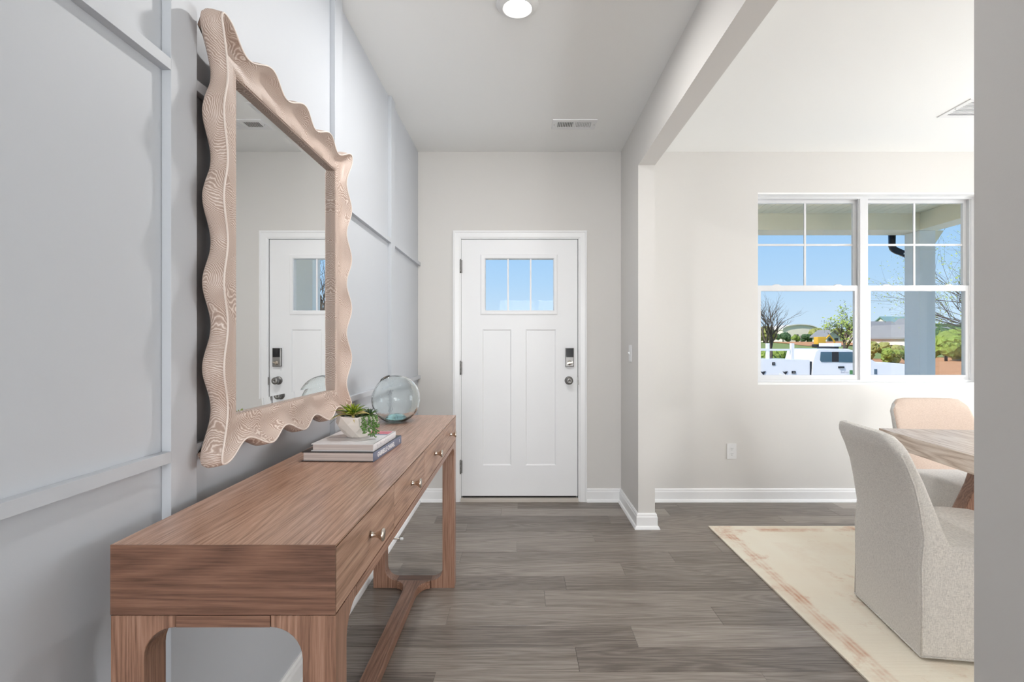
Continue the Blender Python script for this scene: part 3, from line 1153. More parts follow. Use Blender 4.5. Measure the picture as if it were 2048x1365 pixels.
# door stop on the left baseboard
t = thing('door_stop', 'rod door stop with a white tip on the left baseboard', 'door stop', (XL + 0.0145, 3.08, 0.062))
RX = Matrix.Rotation(PI / 2, 4, 'Y')
b = bmesh.new()
lathe(b, [(0, 0), (0.012, 0), (0.012, 0.003), (0.005, 0.006), (0.004, 0.008), (0.004, 0.066), (0, 0.066)], 14, RX)
obj('rod', b, 'nickel_bright', t)
b = bmesh.new()
lathe(b, [(0, 0.066), (0.0075, 0.066), (0.008, 0.070), (0.008, 0.080), (0.006, 0.084), (0, 0.084)], 14, RX)
obj('rubber_tip', b, 'plastic_white', t)

# ------------------------------------------------------------------ console table
TX0, TX1, TY0, TY1 = -0.746, -0.337, 0.930, 2.646
TZ, TZB, TZR = 0.866, 0.739, 0.716
con = thing('console_table', 'long brown wooden console table with four drawers against the panelled wall', 'console table',
            ((TX0 + TX1) / 2, (TY0 + TY1) / 2, 0))
cx, cyy = (TX0 + TX1) / 2, (TY0 + TY1) / 2
HX, HY = (TX1 - TX0) / 2, (TY1 - TY0) / 2
LEG = 0.060


def cpart(name, b, mat, parent=con, smooth=False):
    o = obj(name, b, mat, parent)
    if smooth:
        smooth_mesh(o, 35)
    return o


cpart('table_top', boxes((-HX, HX - 0.0225, -HY + 0.0016, HY - 0.0016, TZ - 0.020, TZ), (HX - 0.0225, HX, -HY + 0.0016, HY - 0.0016, TZ - 0.0035, TZ)), 'walnut_top')
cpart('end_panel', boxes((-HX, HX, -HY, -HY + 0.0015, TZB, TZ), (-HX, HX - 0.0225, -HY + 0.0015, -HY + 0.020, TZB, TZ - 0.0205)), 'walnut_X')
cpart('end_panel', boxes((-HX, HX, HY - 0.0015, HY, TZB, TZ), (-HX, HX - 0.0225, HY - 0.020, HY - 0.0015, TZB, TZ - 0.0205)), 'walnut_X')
cpart('back_panel', boxes((-HX, -HX + 0.015, -HY + 0.0205, HY - 0.0205, TZB, TZ - 0.0205)), 'walnut_Y')
cpart('bottom_panel', boxes((-HX + 0.0155, HX - 0.024, -HY + 0.0205, HY - 0.0205, TZB, TZB + 0.012)), 'walnut_Y')
cpart('shadow_gap', boxes((HX - 0.03, HX - 0.022, -HY + 0.0205, HY - 0.0205, TZB + 0.0125, TZ - 0.0205)), 'gap_black')
dl = (2 * HY - 0.006) / 4
for i in range(4):
    ya = -HY + 0.003 + dl * i
    d = cpart('drawer', boxes((HX - 0.020, HX, ya + 0.0011, ya + dl - 0.0011, TZB + 0.0015, TZ - 0.0065), bevel=0.0008), 'walnut_drawer')
    b = bmesh.new()
    lathe(b, [(0, 0), (0.008, 0), (0.0068, 0.004), (0.0058, 0.012), (0.0075, 0.018), (0.0135, 0.025), (0.0145, 0.028), (0.0135, 0.030), (0, 0.0305)], 24,
          Matrix.Translation((HX, ya + dl / 2, (TZB + TZ) / 2 + 0.002)) @ Matrix.Rotation(PI / 2, 4, 'Y'))
    obj('knob', b, 'nickel_bright', d)


def console_leg(sx, sy):
    """square post with quarter-round brackets to the rails above (both ways) and the foot rail below"""
    b = bmesh.new()
    r = 0.058
    x0 = -HX
    xi = x0 + LEG
    zt = TZB - 0.0018
    zr = TZR
    zf = 0.038
    pts = [(x0, 0.0), (xi + r, 0.0), (xi + r, zf)]
    pts += [(x, z) for x, z in arc(xi + r, zf + r, r, 270, 180, 8)][1:]
    pts += [(x, z) for x, z in arc(xi + r, zr - r, r, 180, 90, 8)]
    pts += [(xi + r, zt), (x0, zt)]
    prism(b, pts, 'Y', -HY, -HY + LEG, bevel=0.0012, seg=1)
    # bracket along the length
    ry = 0.058
    yi = -HY + LEG
    pts = [(yi - 0.002, zr - ry)] + [(y, z) for y, z in arc(yi + ry, zr - ry, ry, 180, 90, 8)] + [(yi + ry, zt), (yi - 0.002, zt)]
    prism(b, pts, 'X', x0, x0 + LEG, bevel=0.0012, seg=1)
    M = Matrix.Scale(-1, 4, (1, 0, 0)) if sx > 0 else Matrix.Identity(4)
    if sy > 0:
        M = Matrix.Scale(-1, 4, (0, 1, 0)) @ M
    bmesh.ops.transform(b, matrix=M, verts=b.verts[:])
    bmesh.ops.recalc_face_normals(b, faces=b.faces[:])
    return b


for sx in (-1, 1):
    for sy in (-1, 1):
        cpart('leg', console_leg(sx, sy), 'walnut_Z')
rr = LEG + 0.058
for sy in (-1, 1):
    ya, yb = (-HY, -HY + LEG) if sy < 0 else (HY - LEG, HY)
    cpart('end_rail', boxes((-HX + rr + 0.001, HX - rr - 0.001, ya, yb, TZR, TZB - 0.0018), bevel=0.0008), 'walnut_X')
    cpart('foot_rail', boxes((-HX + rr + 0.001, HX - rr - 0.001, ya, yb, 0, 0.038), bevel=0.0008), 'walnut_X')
for sx in (-1, 1):
    xa, xb = (-HX, -HX + LEG) if sx < 0 else (HX - LEG, HX)
    cpart('side_rail', boxes((xa, xb, -HY + rr + 0.001, HY - rr - 0.001, TZR, TZB - 0.0018), bevel=0.0008), 'walnut_Y')
# stretcher with flared ends
yE = HY - LEG - 0.0006
hw, fl, ln = 0.031, 0.082, 0.105
half = [(hw, 0.0)] + [(hw, yE - ln - 0.03)]
for i in range(1, 9):
    u = i / 8
    half.append((hw + (fl - hw) * (u ** 2.2), yE - ln - 0.03 + (ln + 0.018) * (1 - (1 - u) ** 1.6)))
half.append((fl, yE))
right = [(x, -y) for x, y in reversed(half[1:])] + half[1:]
left = [(-x, y) for x, y in reversed(right)]
b = bmesh.new()
prism(b, right + left, 'Z', 0.002, 0.040, bevel=0.003, seg=2)
cpart('stretcher', b, 'walnut_Y')

# ------------------------------------------------------------------ mirror
mir = thing('wall_mirror', 'large mirror in a scalloped limed wood frame hanging over the console', 'mirror', (XF, 1.697, 1.49))
IY0, IY1, IZ0, IZ1 = 1.337 - 1.697, 2.056 - 1.697, 1.046 - 1.49, 1.930 - 1.49       # inner edge
OY0, OY1, OZ0, OZ1 = 1.249 - 1.697, 2.147 - 1.697, 0.965 - 1.49, 2.007 - 1.49       # mean outer line
AMP = 0.0265


def perimeter():
    """points around the frame: (outer y, outer z, inner y, inner z, wave)"""
    cs = [(OY0, OZ0, IY0, IZ0), (OY1, OZ0, IY1, IZ0), (OY1, OZ1, IY1, IZ1), (OY0, OZ1, IY0, IZ1)]
    nr = [(0, -1), (1, 0), (0, 1), (-1, 0)]
    waves = [4, 5, 4, 5]
    out = []
    for k in range(4):
        a, b_ = cs[k], cs[(k + 1) % 4]
        m = 24 * waves[k]
        for i in range(m):
            u = i / m
            wv = math.cos(2 * PI * waves[k] * u)
            oy = a[0] + (b_[0] - a[0]) * u + nr[k][0] * AMP * wv
            oz = a[1] + (b_[1] - a[1]) * u + nr[k][1] * AMP * wv
            out.append([oy, oz, a[2] + (b_[2] - a[2]) * u, a[3] + (b_[3] - a[3]) * u, wv])
        # step over the corner so that the lobe closes on itself
        c = cs[(k + 1) % 4]
        n0, n1 = nr[k], nr[(k + 1) % 4]
        for i in range(8):
            v = i / 8
            a0, a1 = 1.0, 1.0
            oy = c[0] + n0[0] * AMP + n1[0] * AMP * v if v <= 1 else 0
            oz = c[1] + n0[1] * AMP + n1[1] * AMP * v
            out.append([oy, oz, c[2], c[3], 1.0])
        for i in range(8):
            v = 1 - i / 8
            oy = c[0] + n0[0] * AMP * v + n1[0] * AMP
            oz = c[1] + n0[1] * AMP * v + n1[1] * AMP
            out.append([oy, oz, c[2], c[3], 1.0])
    for _ in range(26):
        m = len(out)
        prev = [(p[0], p[1]) for p in out]
        for i in range(m):
            a, c, d = prev[i - 1], prev[i], prev[(i + 1) % m]
            out[i][0] = 0.25 * a[0] + 0.5 * c[0] + 0.25 * d[0]
            out[i][1] = 0.25 * a[1] + 0.5 * c[1] + 0.25 * d[1]
    return out


per = perimeter()
m = len(per)
b = bmesh.new()
rings = []
XB = 0.003            # back of the frame off the batten face
for i, (oy, oz, iy, iz, wv) in enumerate(per):
    a, c = per[i - 1], per[(i + 1) % m]
    ty, tz = c[0] - a[0], c[1] - a[1]
    L = math.hypot(ty, tz) or 1
    ny, nz = tz / L, -ty / L              # outward (counter-clockwise outline)
    inw, inz = oy - iy, oz - iz
    rimx = 0.065 + 0.005 * wv
    ring = []

    def at(t, x, off=0.0):
        return b.verts.new((x, iy + inw * t + ny * off, iz + inz * t + nz * off))
    ring.append(at(0, XB))
    ring.append(at(0, 0.040))
    ring.append(at(0.02, 0.043))
    ring.append(at(0.22, 0.0435))
    ring.append(at(0.40, 0.0405 - 0.001 * wv))
    ring.append(at(0.62, 0.041 - 0.0035 * wv))
    ring.append(at(0.82, 0.0505 - 0.002 * wv))
    ring.append(at(0.935, rimx - 0.002))
    ring.append(at(0.975, rimx))
    ring.append(at(1.0, rimx - 0.003, 0.001))
    ring.append(at(1.0, 0.047, 0.006))
    ring.append(at(1.0, 0.034, 0.0075))
    ring.append(at(1.0, 0.022, 0.003))
    ring.append(at(1.0, 0.012, -0.010))
    ring.append(at(1.0, XB, -0.026))
    rings.append(ring)
for i in range(m):
    A, B = rings[i], rings[(i + 1) % m]
    for k in range(len(A)):
        l = (k + 1) % len(A)
        f = b.faces.new((A[k], B[k], B[l], A[l]))
        f.smooth = True
bmesh.ops.recalc_face_normals(b, faces=b.faces[:])
fr = obj('frame', b, 'limed_oak', mir)
smooth_mesh(fr, 60)
bead = bmesh.new()
loop = []
for oy, oz, iy, iz, wv in per:
    loop.append((0.0655 + 0.005 * wv, iy + (oy - iy) * 0.985, iz + (oz - iz) * 0.985))
tube(bead, loop + loop[:1], 0.0024, 6, cap=False)
o = obj('rim_bead', bead, 'limed_pale', mir)
# inner slip, bevelled glass and backing board
XG = 0.021
obj('inner_slip', boxes((XG, 0.0395, IY0 + 0.0003, IY0 + 0.0025, IZ0 + 0.0025, IZ1 - 0.0025), (XG, 0.0395, IY1 - 0.0025, IY1 - 0.0003, IZ0 + 0.0025, IZ1 - 0.0025),
                        (XG, 0.0395, IY0 + 0.0003, IY1 - 0.0003, IZ0 + 0.0003, IZ0 + 0.0025), (XG, 0.0395, IY0 + 0.0003, IY1 - 0.0003, IZ1 - 0.0025, IZ1 - 0.0003)), 'limed_oak', mir)
b = bmesh.new()
bv = 0.026
lo = [b.verts.new(p) for p in ((XG + 0.0013, IY0 + 0.0005, IZ0 + 0.0005), (XG + 0.0013, IY1 - 0.0005, IZ0 + 0.0005), (XG + 0.0013, IY1 - 0.0005, IZ1 - 0.0005), (XG + 0.0013, IY0 + 0.0005, IZ1 - 0.0005))]
hi = [b.verts.new(p) for p in ((XG, IY0 + bv, IZ0 + bv), (XG, IY1 - bv, IZ0 + bv), (XG, IY1 - bv, IZ1 - bv), (XG, IY0 + bv, IZ1 - bv))]
b.faces.new(hi)
for i in range(4):
    j = (i + 1) % 4
    b.faces.new((lo[i], lo[j], hi[j], hi[i]))
bmesh.ops.recalc_face_normals(b, faces=b.faces[:])
obj('mirror_glass', b, 'mirror_silver', mir)
obj('backing_board', boxes((XB, XG - 0.004, IY0 + 0.001, IY1 - 0.001, IZ0 + 0.001, IZ1 - 0.001)), 'gap_black', mir)


# ------------------------------------------------------------------ books
def text_mesh(body, size, depth=0.0004, bold=0.0):
    c = bpy.data.curves.new('t', 'FONT')
    c.body = body
    c.size = size
    c.extrude = depth
    c.offset = bold
    c.align_x = 'CENTER'
    c.align_y = 'CENTER'
    c.resolution_u = 2
    o = bpy.data.objects.new('t', c)
    COL.objects.link(o)
    dg = bpy.context.evaluated_depsgraph_get()
    me = bpy.data.meshes.new_from_object(o.evaluated_get(dg))
    bpy.data.objects.remove(o)
    me.name = 'lettering'
    return me


def book(label, x0, y0, wd, ln_, h, rotz, z, cover, spine, ct=0.0022):
    """spine on +x side, near page edge at y0"""
    t = thing('book', label, 'book', (x0 + wd / 2, y0 + ln_ / 2, z), rotz, group='books on the console table')
    hx, hy = wd / 2, ln_ / 2
    obj('back_cover', boxes((-hx, hx, -hy, hy, 0, ct), bevel=0.0005), cover, t)
    obj('front_cover', boxes((-hx, hx, -hy, hy, h - ct, h), bevel=0.0005), cover, t)
    b = bmesh.new()
    pts = [(hx - ct, 0.0), (hx, 0.0), (hx + 0.0012, h * 0.3), (hx + 0.0012, h * 0.7), (hx, h), (hx - ct, h)]
    prism(b, pts, 'Y', -hy, hy)
    obj('spine', b, spine, t)
    obj('page_block', boxes((-hx + 0.005, hx - ct, -hy + 0.003, hy - 0.003, ct, h - ct)), 'paper_block', t)
    return t, hx, hy


bk1, hx, hy = book('thick black and blue-spined book lying at the bottom of the stack', -0.678, 1.592, 0.228, 0.305, 0.0295, math.radians(-2.5), TZ, 'cover_black', 'cover_blue')
obj('spine_panel', boxes((hx + 0.0004, hx + 0.0016, -hy + 0.0045, hy - 0.0008, 0.0016, 0.0279)), 'cover_blue', bk1)
me = text_mesh('GABRIELLE CHANEL', 0.021, 0.0004, 0.0006)
me.materials.append(MATS['print_white'])
o = obj('spine_lettering', me, None, bk1)
ROTSP = Matrix(((0, 0, 1, 0), (1, 0, 0, 0), (0, 1, 0, 0), (0, 0, 0, 1)))
wtxt = max(v.co.x for v in me.vertices) - min(v.co.x for v in me.vertices)
o.matrix_local = Matrix.Translation((hx + 0.0016, -0.028, 0.0148)) @ ROTSP @ Matrix.Scale(0.185 / wtxt, 4, (1, 0, 0))
obj('spine_mark', boxes((hx + 0.0016, hx + 0.0021, hy - 0.030, hy - 0.026, 0.009, 0.020)), 'print_white', bk1)

Z2 = TZ + 0.0297
bk2, hx, hy = book('white art book lying on top of the stack under the planter', -0.656, 1.606, 0.199, 0.245, 0.0225, math.radians(-2.0), Z2, 'cover_white', 'cover_white')
obj('cover_print', boxes((hx - 0.095, hx - 0.008, hy - 0.062, hy - 0.008, 0.0225, 0.0229)), 'cover_pink', bk2)
obj('cover_print', boxes((hx - 0.095, hx - 0.008, hy - 0.082, hy - 0.0625, 0.0225, 0.0229)), 'cover_slate', bk2)
obj('cover_print', boxes((-hx + 0.01, -hx + 0.075, -0.012, -0.006, 0.0225, 0.0229)), 'print_grey', bk2)
b = bmesh.new()
for i in range(9):
    ya = -hy + 0.035 + i * 0.014
    hgt = (0.011, 0.009, 0.012, 0.008, 0.011, 0.009, 0.012, 0.009, 0.007)[i]
    box(b, hx + 0.0010, hx + 0.0015, ya, ya + 0.0025, 0.006, 0.006 + hgt)
    box(b, hx + 0.0010, hx + 0.0015, ya + 0.0032, ya + 0.0075, 0.006 + hgt * 0.4, 0.006 + hgt * 0.62)
obj('spine_lettering', b, 'print_grey', bk2)
TB = Z2 + 0.0229

# ------------------------------------------------------------------ planter with succulents
PXY = (-0.556, 1.742)
pot = thing('succulent_planter', 'faceted white stone bowl of green succulents standing on the books', 'planter', (PXY[0], PXY[1], TB + 0.0003))
b = bmesh.new()
nf = 9
prof = [(0.0, 0.0), (0.036, 0.0), (0.052, 0.020), (0.070, 0.044), (0.068, 0.070)]
rg = []
rr_ = random.Random(3)
for k, (r, z) in enumerate(prof):
    if r == 0:
        rg.append([b.verts.new((0, 0, 0))])
        continue
    rg.append([])
    for i in range(nf):
        a = 2 * PI * (i + 0.5 * (k % 2)) / nf
        q = r * (1 + rr_.uniform(-0.06, 0.06))
        rg[-1].append(b.verts.new((q * math.cos(a), q * math.sin(a), z + (rr_.uniform(-0.004, 0.004) if 1 < k < 4 else 0) + (rr_.uniform(-0.009, 0.006) if k == 4 else 0))))
inner = [b.verts.new((v.co.x * 0.90, v.co.y * 0.90, v.co.z - 0.001)) for v in rg[-1]]
deep = [b.verts.new((v.co.x * 0.78, v.co.y * 0.78, 0.048)) for v in rg[-1]]
for i in range(nf):
    j = (i + 1) % nf
    b.faces.new((rg[0][0], rg[1][j], rg[1][i]))
    for k in range(1, 4):
        A, B = rg[k], rg[k + 1]
        if k % 2 == 1:       # next ring is half a step back
            b.faces.new((A[i], A[j], B[j]))
            b.faces.new((A[i], B[j], B[i]))
        else:
            b.faces.new((A[i], A[j], B[i]))
            b.faces.new((A[j], B[j], B[i]))
    b.faces.new((rg[4][i], rg[4][j], inner[j], inner[i]))
    b.faces.new((inner[i], inner[j], deep[j], deep[i]))
b.faces.new(deep)
bmesh.ops.recalc_face_normals(b, faces=b.faces[:])
obj('bowl', b, 'stone_bowl', pot)
b = bmesh.new()
lathe(b, [(0.052, 0.050), (0.045, 0.056), (0.02, 0.060), (0, 0.061)], 16)
obj('soil', b, 'soil', pot)


def leaf_mesh(L, W, droop, lift, thick=0.0022, n=6):
    """blade growing along +x that arches down, thick at the midrib"""
    b = bmesh.new()
    rows = []
    for i in range(n + 1):
        u = i / n
        wd = W * (0.55 + 1.6 * u * (1 - u) - 0.55 * u ** 2.5)
        wd = max(wd, 0.0002)
        x = L * u * (1 - 0.15 * u * droop)
        z = lift * L * u - droop * L * u * u
        rows.append([b.verts.new((x, -wd, z + wd * 0.45)), b.verts.new((x, 0, z)), b.verts.new((x, wd, z + wd * 0.45)), b.verts.new((x, 0, z - thick * (1 - u * 0.8)))])
    for A, B in zip(rows, rows[1:]):
        for p, q in ((0, 1), (1, 2), (2, 3), (3, 0)):
            f = b.faces.new((A[p], A[q], B[q], B[p]))
            f.smooth = True
    b.faces.new(rows[0])
    b.faces.new(rows[-1])
    bmesh.ops.recalc_face_normals(b, faces=b.faces[:])
    d = bpy.data.meshes.new('leaf')
    b.to_mesh(d)
    b.free()
    return d


rl = random.Random(11)


def rosette(cx_, cy_, cz_, count, L, W, mats, spread=(0.1, 1.2)):
    ms = []
    for q in range(5):
        d = leaf_mesh(L * (0.7 + 0.1 * q), W, 0.20 + 0.09 * q, 0.25)
        d.materials.append(MATS[mats[q % len(mats)]])
        ms.append(d)
    for i in range(count):
        u = i / count
        d = ms[min(4, int(u * 5))]
        a = i * 2.399963 + rl.uniform(-0.25, 0.25)
        o = obj('leaf', d, None, pot, (cx_, cy_, cz_), (rl.uniform(-0.3, 0.3), -1.15 + u * 0.98 + rl.uniform(-0.12, 0.12), a))
        s = rl.uniform(0.8, 1.15)
        o.scale = (s, s, s)


rosette(-0.012, -0.010, 0.071, 46, 0.070, 0.0050, ['leaf_lime', 'leaf_lime', 'leaf_green', 'leaf_lime', 'leaf_tan'])
rosette(0.034, 0.020, 0.064, 26, 0.044, 0.0048, ['leaf_dark', 'leaf_dark', 'leaf_green'])
rosette(-0.030, 0.016, 0.066, 14, 0.064, 0.0085, ['leaf_green', 'leaf_green', 'leaf_tan'])
# thin grass blades that curve out
for a, L in ((0.5, 0.10), (0.9, 0.09), (2.6, 0.085), (-1.2, 0.10), (-0.9, 0.075), (3.4, 0.09), (1.8, 0.08)):
    b = bmesh.new()
    pts = []
    for i in range(9):
        u = i / 8
        pts.append((math.cos(a) * L * u, math.sin(a) * L * u, 0.064 + 0.055 * u - 0.075 * u * u))
    tube(b, pts, [0.0012 * (1 - 0.7 * i / 8) for i in range(9)], 5)
    obj('grass_blade', b, 'leaf_dark', pot)
# trailing strands of bead-like leaves, hanging over the near right rim
disc = bmesh.new()
bmesh.ops.create_icosphere(disc, subdivisions=1, radius=1.0)
dco = [v.co.copy() for v in disc.verts]
dfa = [[v.index for v in f.verts] for f in disc.faces]
disc.free()
for sidx, (ang, ln2, off) in enumerate(((-0.75, 0.058, 0.0), (-0.45, 0.052, 0.004), (-1.0, 0.046, 0.002), (-0.60, 0.062, 0.007))):
    b = bmesh.new()
    ca, sa = math.cos(ang), math.sin(ang)
    pts = [Vector((ca * 0.03, sa * 0.03, 0.066)), Vector((ca * 0.055, sa * 0.055, 0.076)), Vector((ca * (0.074 + off), sa * (0.074 + off), 0.070))]
    nz_ = 9
    for i in range(1, nz_ + 1):
        pts.append(Vector((ca * (0.078 + off) + 0.003 * math.sin(i * 1.7), sa * (0.078 + off) + 0.003 * math.cos(i * 1.3), 0.070 - ln2 * i / nz_)))
    tube(b, pts, 0.0008, 4)
    for i in range(2, len(pts)):
        for k in range(4):
            c = pts[i] + Vector((rl.uniform(-0.007, 0.007), rl.uniform(-0.007, 0.007), rl.uniform(-0.004, 0.004)))
            c.z = max(c.z, 0.006)
            rad = rl.uniform(0.0034, 0.0048)
            rot = Matrix.Rotation(rl.uniform(0, 6), 3, 'Z') @ Matrix.Rotation(rl.uniform(-1, 1), 3, 'X')
            vs = [b.verts.new(c + rot @ Vector((p.x * rad, p.y * rad * 0.45, p.z * rad))) for p in dco]
            for fa in dfa:
                f = b.faces.new([vs[q] for q in fa])
                f.smooth = True
    obj('trailing_strand', b, 'pearl_leaf', pot)

# ------------------------------------------------------------------ glass vase
VR = 0.1135
vase = thing('glass_vase', 'round clear aqua bubble glass vase at the far end of the console', 'vase', (-0.593, 2.432, TZ))
tilt = Matrix.Translation((0, 0, VR * 0.935)) @ Matrix.Rotation(math.radians(-24), 4, 'Y') @ Matrix.Rotation(math.radians(14), 4, 'X')
outer, inner_ = [], []
a_open = 77
for a in range(-90, a_open + 1, 6):
    rr2 = VR * (1.0)
    outer.append((rr2 * math.cos(math.radians(a)), rr2 * math.sin(math.radians(a))))
outer[0] = (0.0, -VR)
ztop = VR * math.sin(math.radians(a_open))
rtop = VR * math.cos(math.radians(a_open))
lipo = [(rtop * 0.97, ztop + 0.002), (rtop * 0.96, ztop + 0.004), (rtop * 0.90, ztop + 0.0045), (rtop * 0.86, ztop + 0.003), (rtop * 0.85, ztop)]
th = 0.0042
for a in range(a_open - 4, -91, -6):
    rr2 = VR - th - 0.003 * max(0, (-a - 40) / 50)
    inner_.append((rr2 * math.cos(math.radians(a)), rr2 * math.sin(math.radians(a))))
inner_[-1] = (0.0, -(VR - th - 0.003))
b = bmesh.new()
lathe(b, outer + lipo + inner_, 56, tilt)
# hand-blown unevenness and a flattened base
rv = random.Random(5)
ph = [rv.uniform(0, 6) for _ in range(6)]
for v in b.verts:
    d = v.co - Vector((0, 0, VR * 0.935))
    k = 1 + 0.010 * math.sin(d.x * 38 + ph[0]) * math.sin(d.z * 33 + ph[1]) + 0.008 * math.sin(d.y * 45 + ph[2] + d.z * 20)
    v.co = Vector((0, 0, VR * 0.935)) + d * k
    if v.co.z < 0.0015:
        v.co.z = 0.0015 + (v.co.z - 0.0015) * 0.02
o = obj('glass_body', b, 'vase_glass', vase)
# thick pooled glass inside the base
b = bmesh.new()
lathe(b, [(0, 0.0085), (0.034, 0.0085), (0.052, 0.014), (0.046, 0.023), (0.030, 0.033), (0.012, 0.037), (0, 0.038)], 40)
obj('pooled_base', b, 'vase_glass_thick', vase)


# ------------------------------------------------------------------ dining room: rug, table, chairs
RZ = 0.009
rug = obj('area_rug', boxes((-RUG_W / 2, RUG_W / 2, -RUG_D / 2, RUG_D / 2, 0.0005, RZ), bevel=0.002), 'rug_weave', None, ((RUG_X0 + RUG_X1) / 2, (RUG_Y0 + RUG_Y1) / 2, 0))
tag(rug, 'cream woven rug with faded rust border under the dining set', 'rug')


def chair_profile():
    """side outline, x forward from the rear edge, z up, counter-clockwise from rear bottom; u flags how far a point belongs to the back"""
    rear = [(0.0, 0.012), (0.0, 0.20), (-0.002, 0.36), (-0.010, 0.47), (-0.026, 0.58), (-0.052, 0.69), (-0.088, 0.79), (-0.112, 0.845)]
    top = [(-0.108, 0.862), (-0.092, 0.868), (-0.074, 0.858)]
    front = [(-0.048, 0.80), (-0.006, 0.70), (0.034, 0.59), (0.066, 0.50), (0.088, 0.452), (0.104, 0.440)]
    seat = [(0.16, 0.452), (0.26, 0.466), (0.38, 0.470), (0.48, 0.464), (0.545, 0.448), (0.575, 0.425), (0.585, 0.39)]
    base = [(0.585, 0.25), (0.580, 0.012)]
    return rear + top + front + seat + base


def chair(label, loc, rotz, mats):
    t = thing('dining_chair', label, 'chair', loc, rotz, group='upholstered dining chairs')
    P = chair_profile()
    n_ = len(P)
    cxy = (sum(p[0] for p in P) / n_, sum(p[1] for p in P) / n_)
    # inward normals for the rounded side edges
    nm = []
    for i in range(n_):
        a, c = P[i - 1], P[(i + 1) % n_]
        tx, tz = c[0] - a[0], c[1] - a[1]
        L = math.hypot(tx, tz)
        nm.append((tz / L, -tx / L))     # outline runs clockwise seen from +y, so this points inward or outward
    # make sure it points inward
    i0 = 2
    if nm[i0][0] < 0:
        nm = [(-a, -c) for a, c in nm]
    HWD = 0.262
    sl = [(-1.0, 0.016), (-0.985, 0.006), (-0.955, 0.0015), (-0.90, 0), (-0.78, 0), (-0.6, 0), (-0.3, 0), (0, 0)]
    sl = sl + [(-u, d) for u, d in reversed(sl[:-1])]
    b = bmesh.new()
    rings = []
    for u, ins in sl:
        ring = []
        for (x, z), (nx_, nz_) in zip(P, nm):
            y = u * HWD
            xx, zz = x + nx_ * ins, z + nz_ * ins
            # rounded shoulders and a slightly narrower top
            if zz > 0.62:
                k = (zz - 0.62) / 0.25
                y *= 1 - 0.05 * k
                e = max(0.0, (abs(u) - 0.66) / 0.34)
                drop = 0.075 * e ** 2.4 * max(0, k)
                zz -= drop
                xx += drop * 0.42
            # soft seat crown and gently bowed back
            if 0.12 < x < 0.56 and z > 0.42:
                zz -= 0.016 * u * u
            if zz > 0.45 and x < 0.1:
                xx += 0.018 * u * u
            ring.append(b.verts.new((xx, y, zz)))
        rings.append(ring)
    for A, B in zip(rings, rings[1:]):
        for i in range(n_):
            j = (i + 1) % n_
            f = b.faces.new((A[i], A[j], B[j], B[i]))
            f.smooth = True
    b.faces.new(rings[0])
    b.faces.new(list(reversed(rings[-1])))
    bmesh.ops.recalc_face_normals(b, faces=b.faces[:])
    # remember edge lines for piping before freeing
    near = [v.co.copy() for v in rings[1]]
    far = [v.co.copy() for v in rings[-2]]
    # front of the backrest takes the second material where one is given
    body = obj('body', b, mats[0], t)
    smooth_mesh(body, 50)
    if mats[1] != mats[0]:
        body.data.materials.append(MATS[mats[1]])
        for p in body.data.polygons:
            c = p.center
            nn = p.normal
            if c.z > 0.445 and nn.x > 0.35 and c.x < 0.12 and abs(c.y) < HWD * 0.985:
                p.material_index = 1
    nr_ = 8
    for line in (near, far):
        bb = bmesh.new()
        tube(bb, [p for p in line[:nr_ + 1]], 0.0035, 6)
        o = obj('piping', bb, mats[0], t)
    bb = bmesh.new()
    mid = [rings_pt for rings_pt in ()]
    top_line = []
    for u, ins in sl[1:-1]:
        pass
    tube(bb, [(0.0, -HWD + 0.006, 0.014), (0.0, HWD - 0.006, 0.014)], 0.004, 6)
    tube(bb, [(0.0, -HWD + 0.005, 0.014), (0.58, -HWD + 0.005, 0.014)], 0.004, 6)
    tube(bb, [(0.0, HWD - 0.005, 0.014), (0.58, HWD - 0.005, 0.014)], 0.004, 6)
    obj('hem', bb, mats[0], t)
    for fx in (0.05, 0.52):
        for fy in (-0.2, 0.2):
            bb = bmesh.new()
            lathe(bb, [(0, 0), (0.016, 0), (0.018, 0.013), (0, 0.013)], 10, Matrix.Translation((fx, fy, 0.0)))
            obj('foot_glide', bb, 'gap_black', t)
    return t


TROT = math.radians(-8.0)
chair('light grey upholstered dining chair in front with its back turned', (1.585, 2.235, RZ), math.radians(-8.5), ('linen_grey', 'linen_grey'))
c2 = chair('light dining chair with peach seat back at the far side of the table', (2.685, 3.31, RZ), math.radians(-93), ('linen_light', 'linen_peach'))

tb = thing('dining_table', 'pale oak dining table with thick edge and flared trestle legs', 'dining table', (2.51, 2.08, RZ), TROT)
THX, THY = 0.60, 0.73
TT = 0.76 - RZ
obj('table_top', boxes((-THX, THX, -THY, THY, TT - 0.082, TT), bevel=0.003), 'pale_oak_Y', tb)
fan = [(-0.40, 0.0), (0.40, 0.0), (0.40, 0.05), (0.34, 0.34), (0.27, 0.50), (0.22, TT - 0.083), (-0.22, TT - 0.083), (-0.27, 0.50), (-0.34, 0.34), (-0.40, 0.05)]
for yy in (-0.53, 0.53):
    b = bmesh.new()
    prism(b, fan, 'Y', yy - 0.045, yy + 0.045, bevel=0.012)
    obj('trestle_leg', b, 'walnut_Z', tb)
obj('beam', boxes((-0.05, 0.05, -0.484, 0.484, 0.30, 0.40), bevel=0.004), 'walnut_Y', tb)

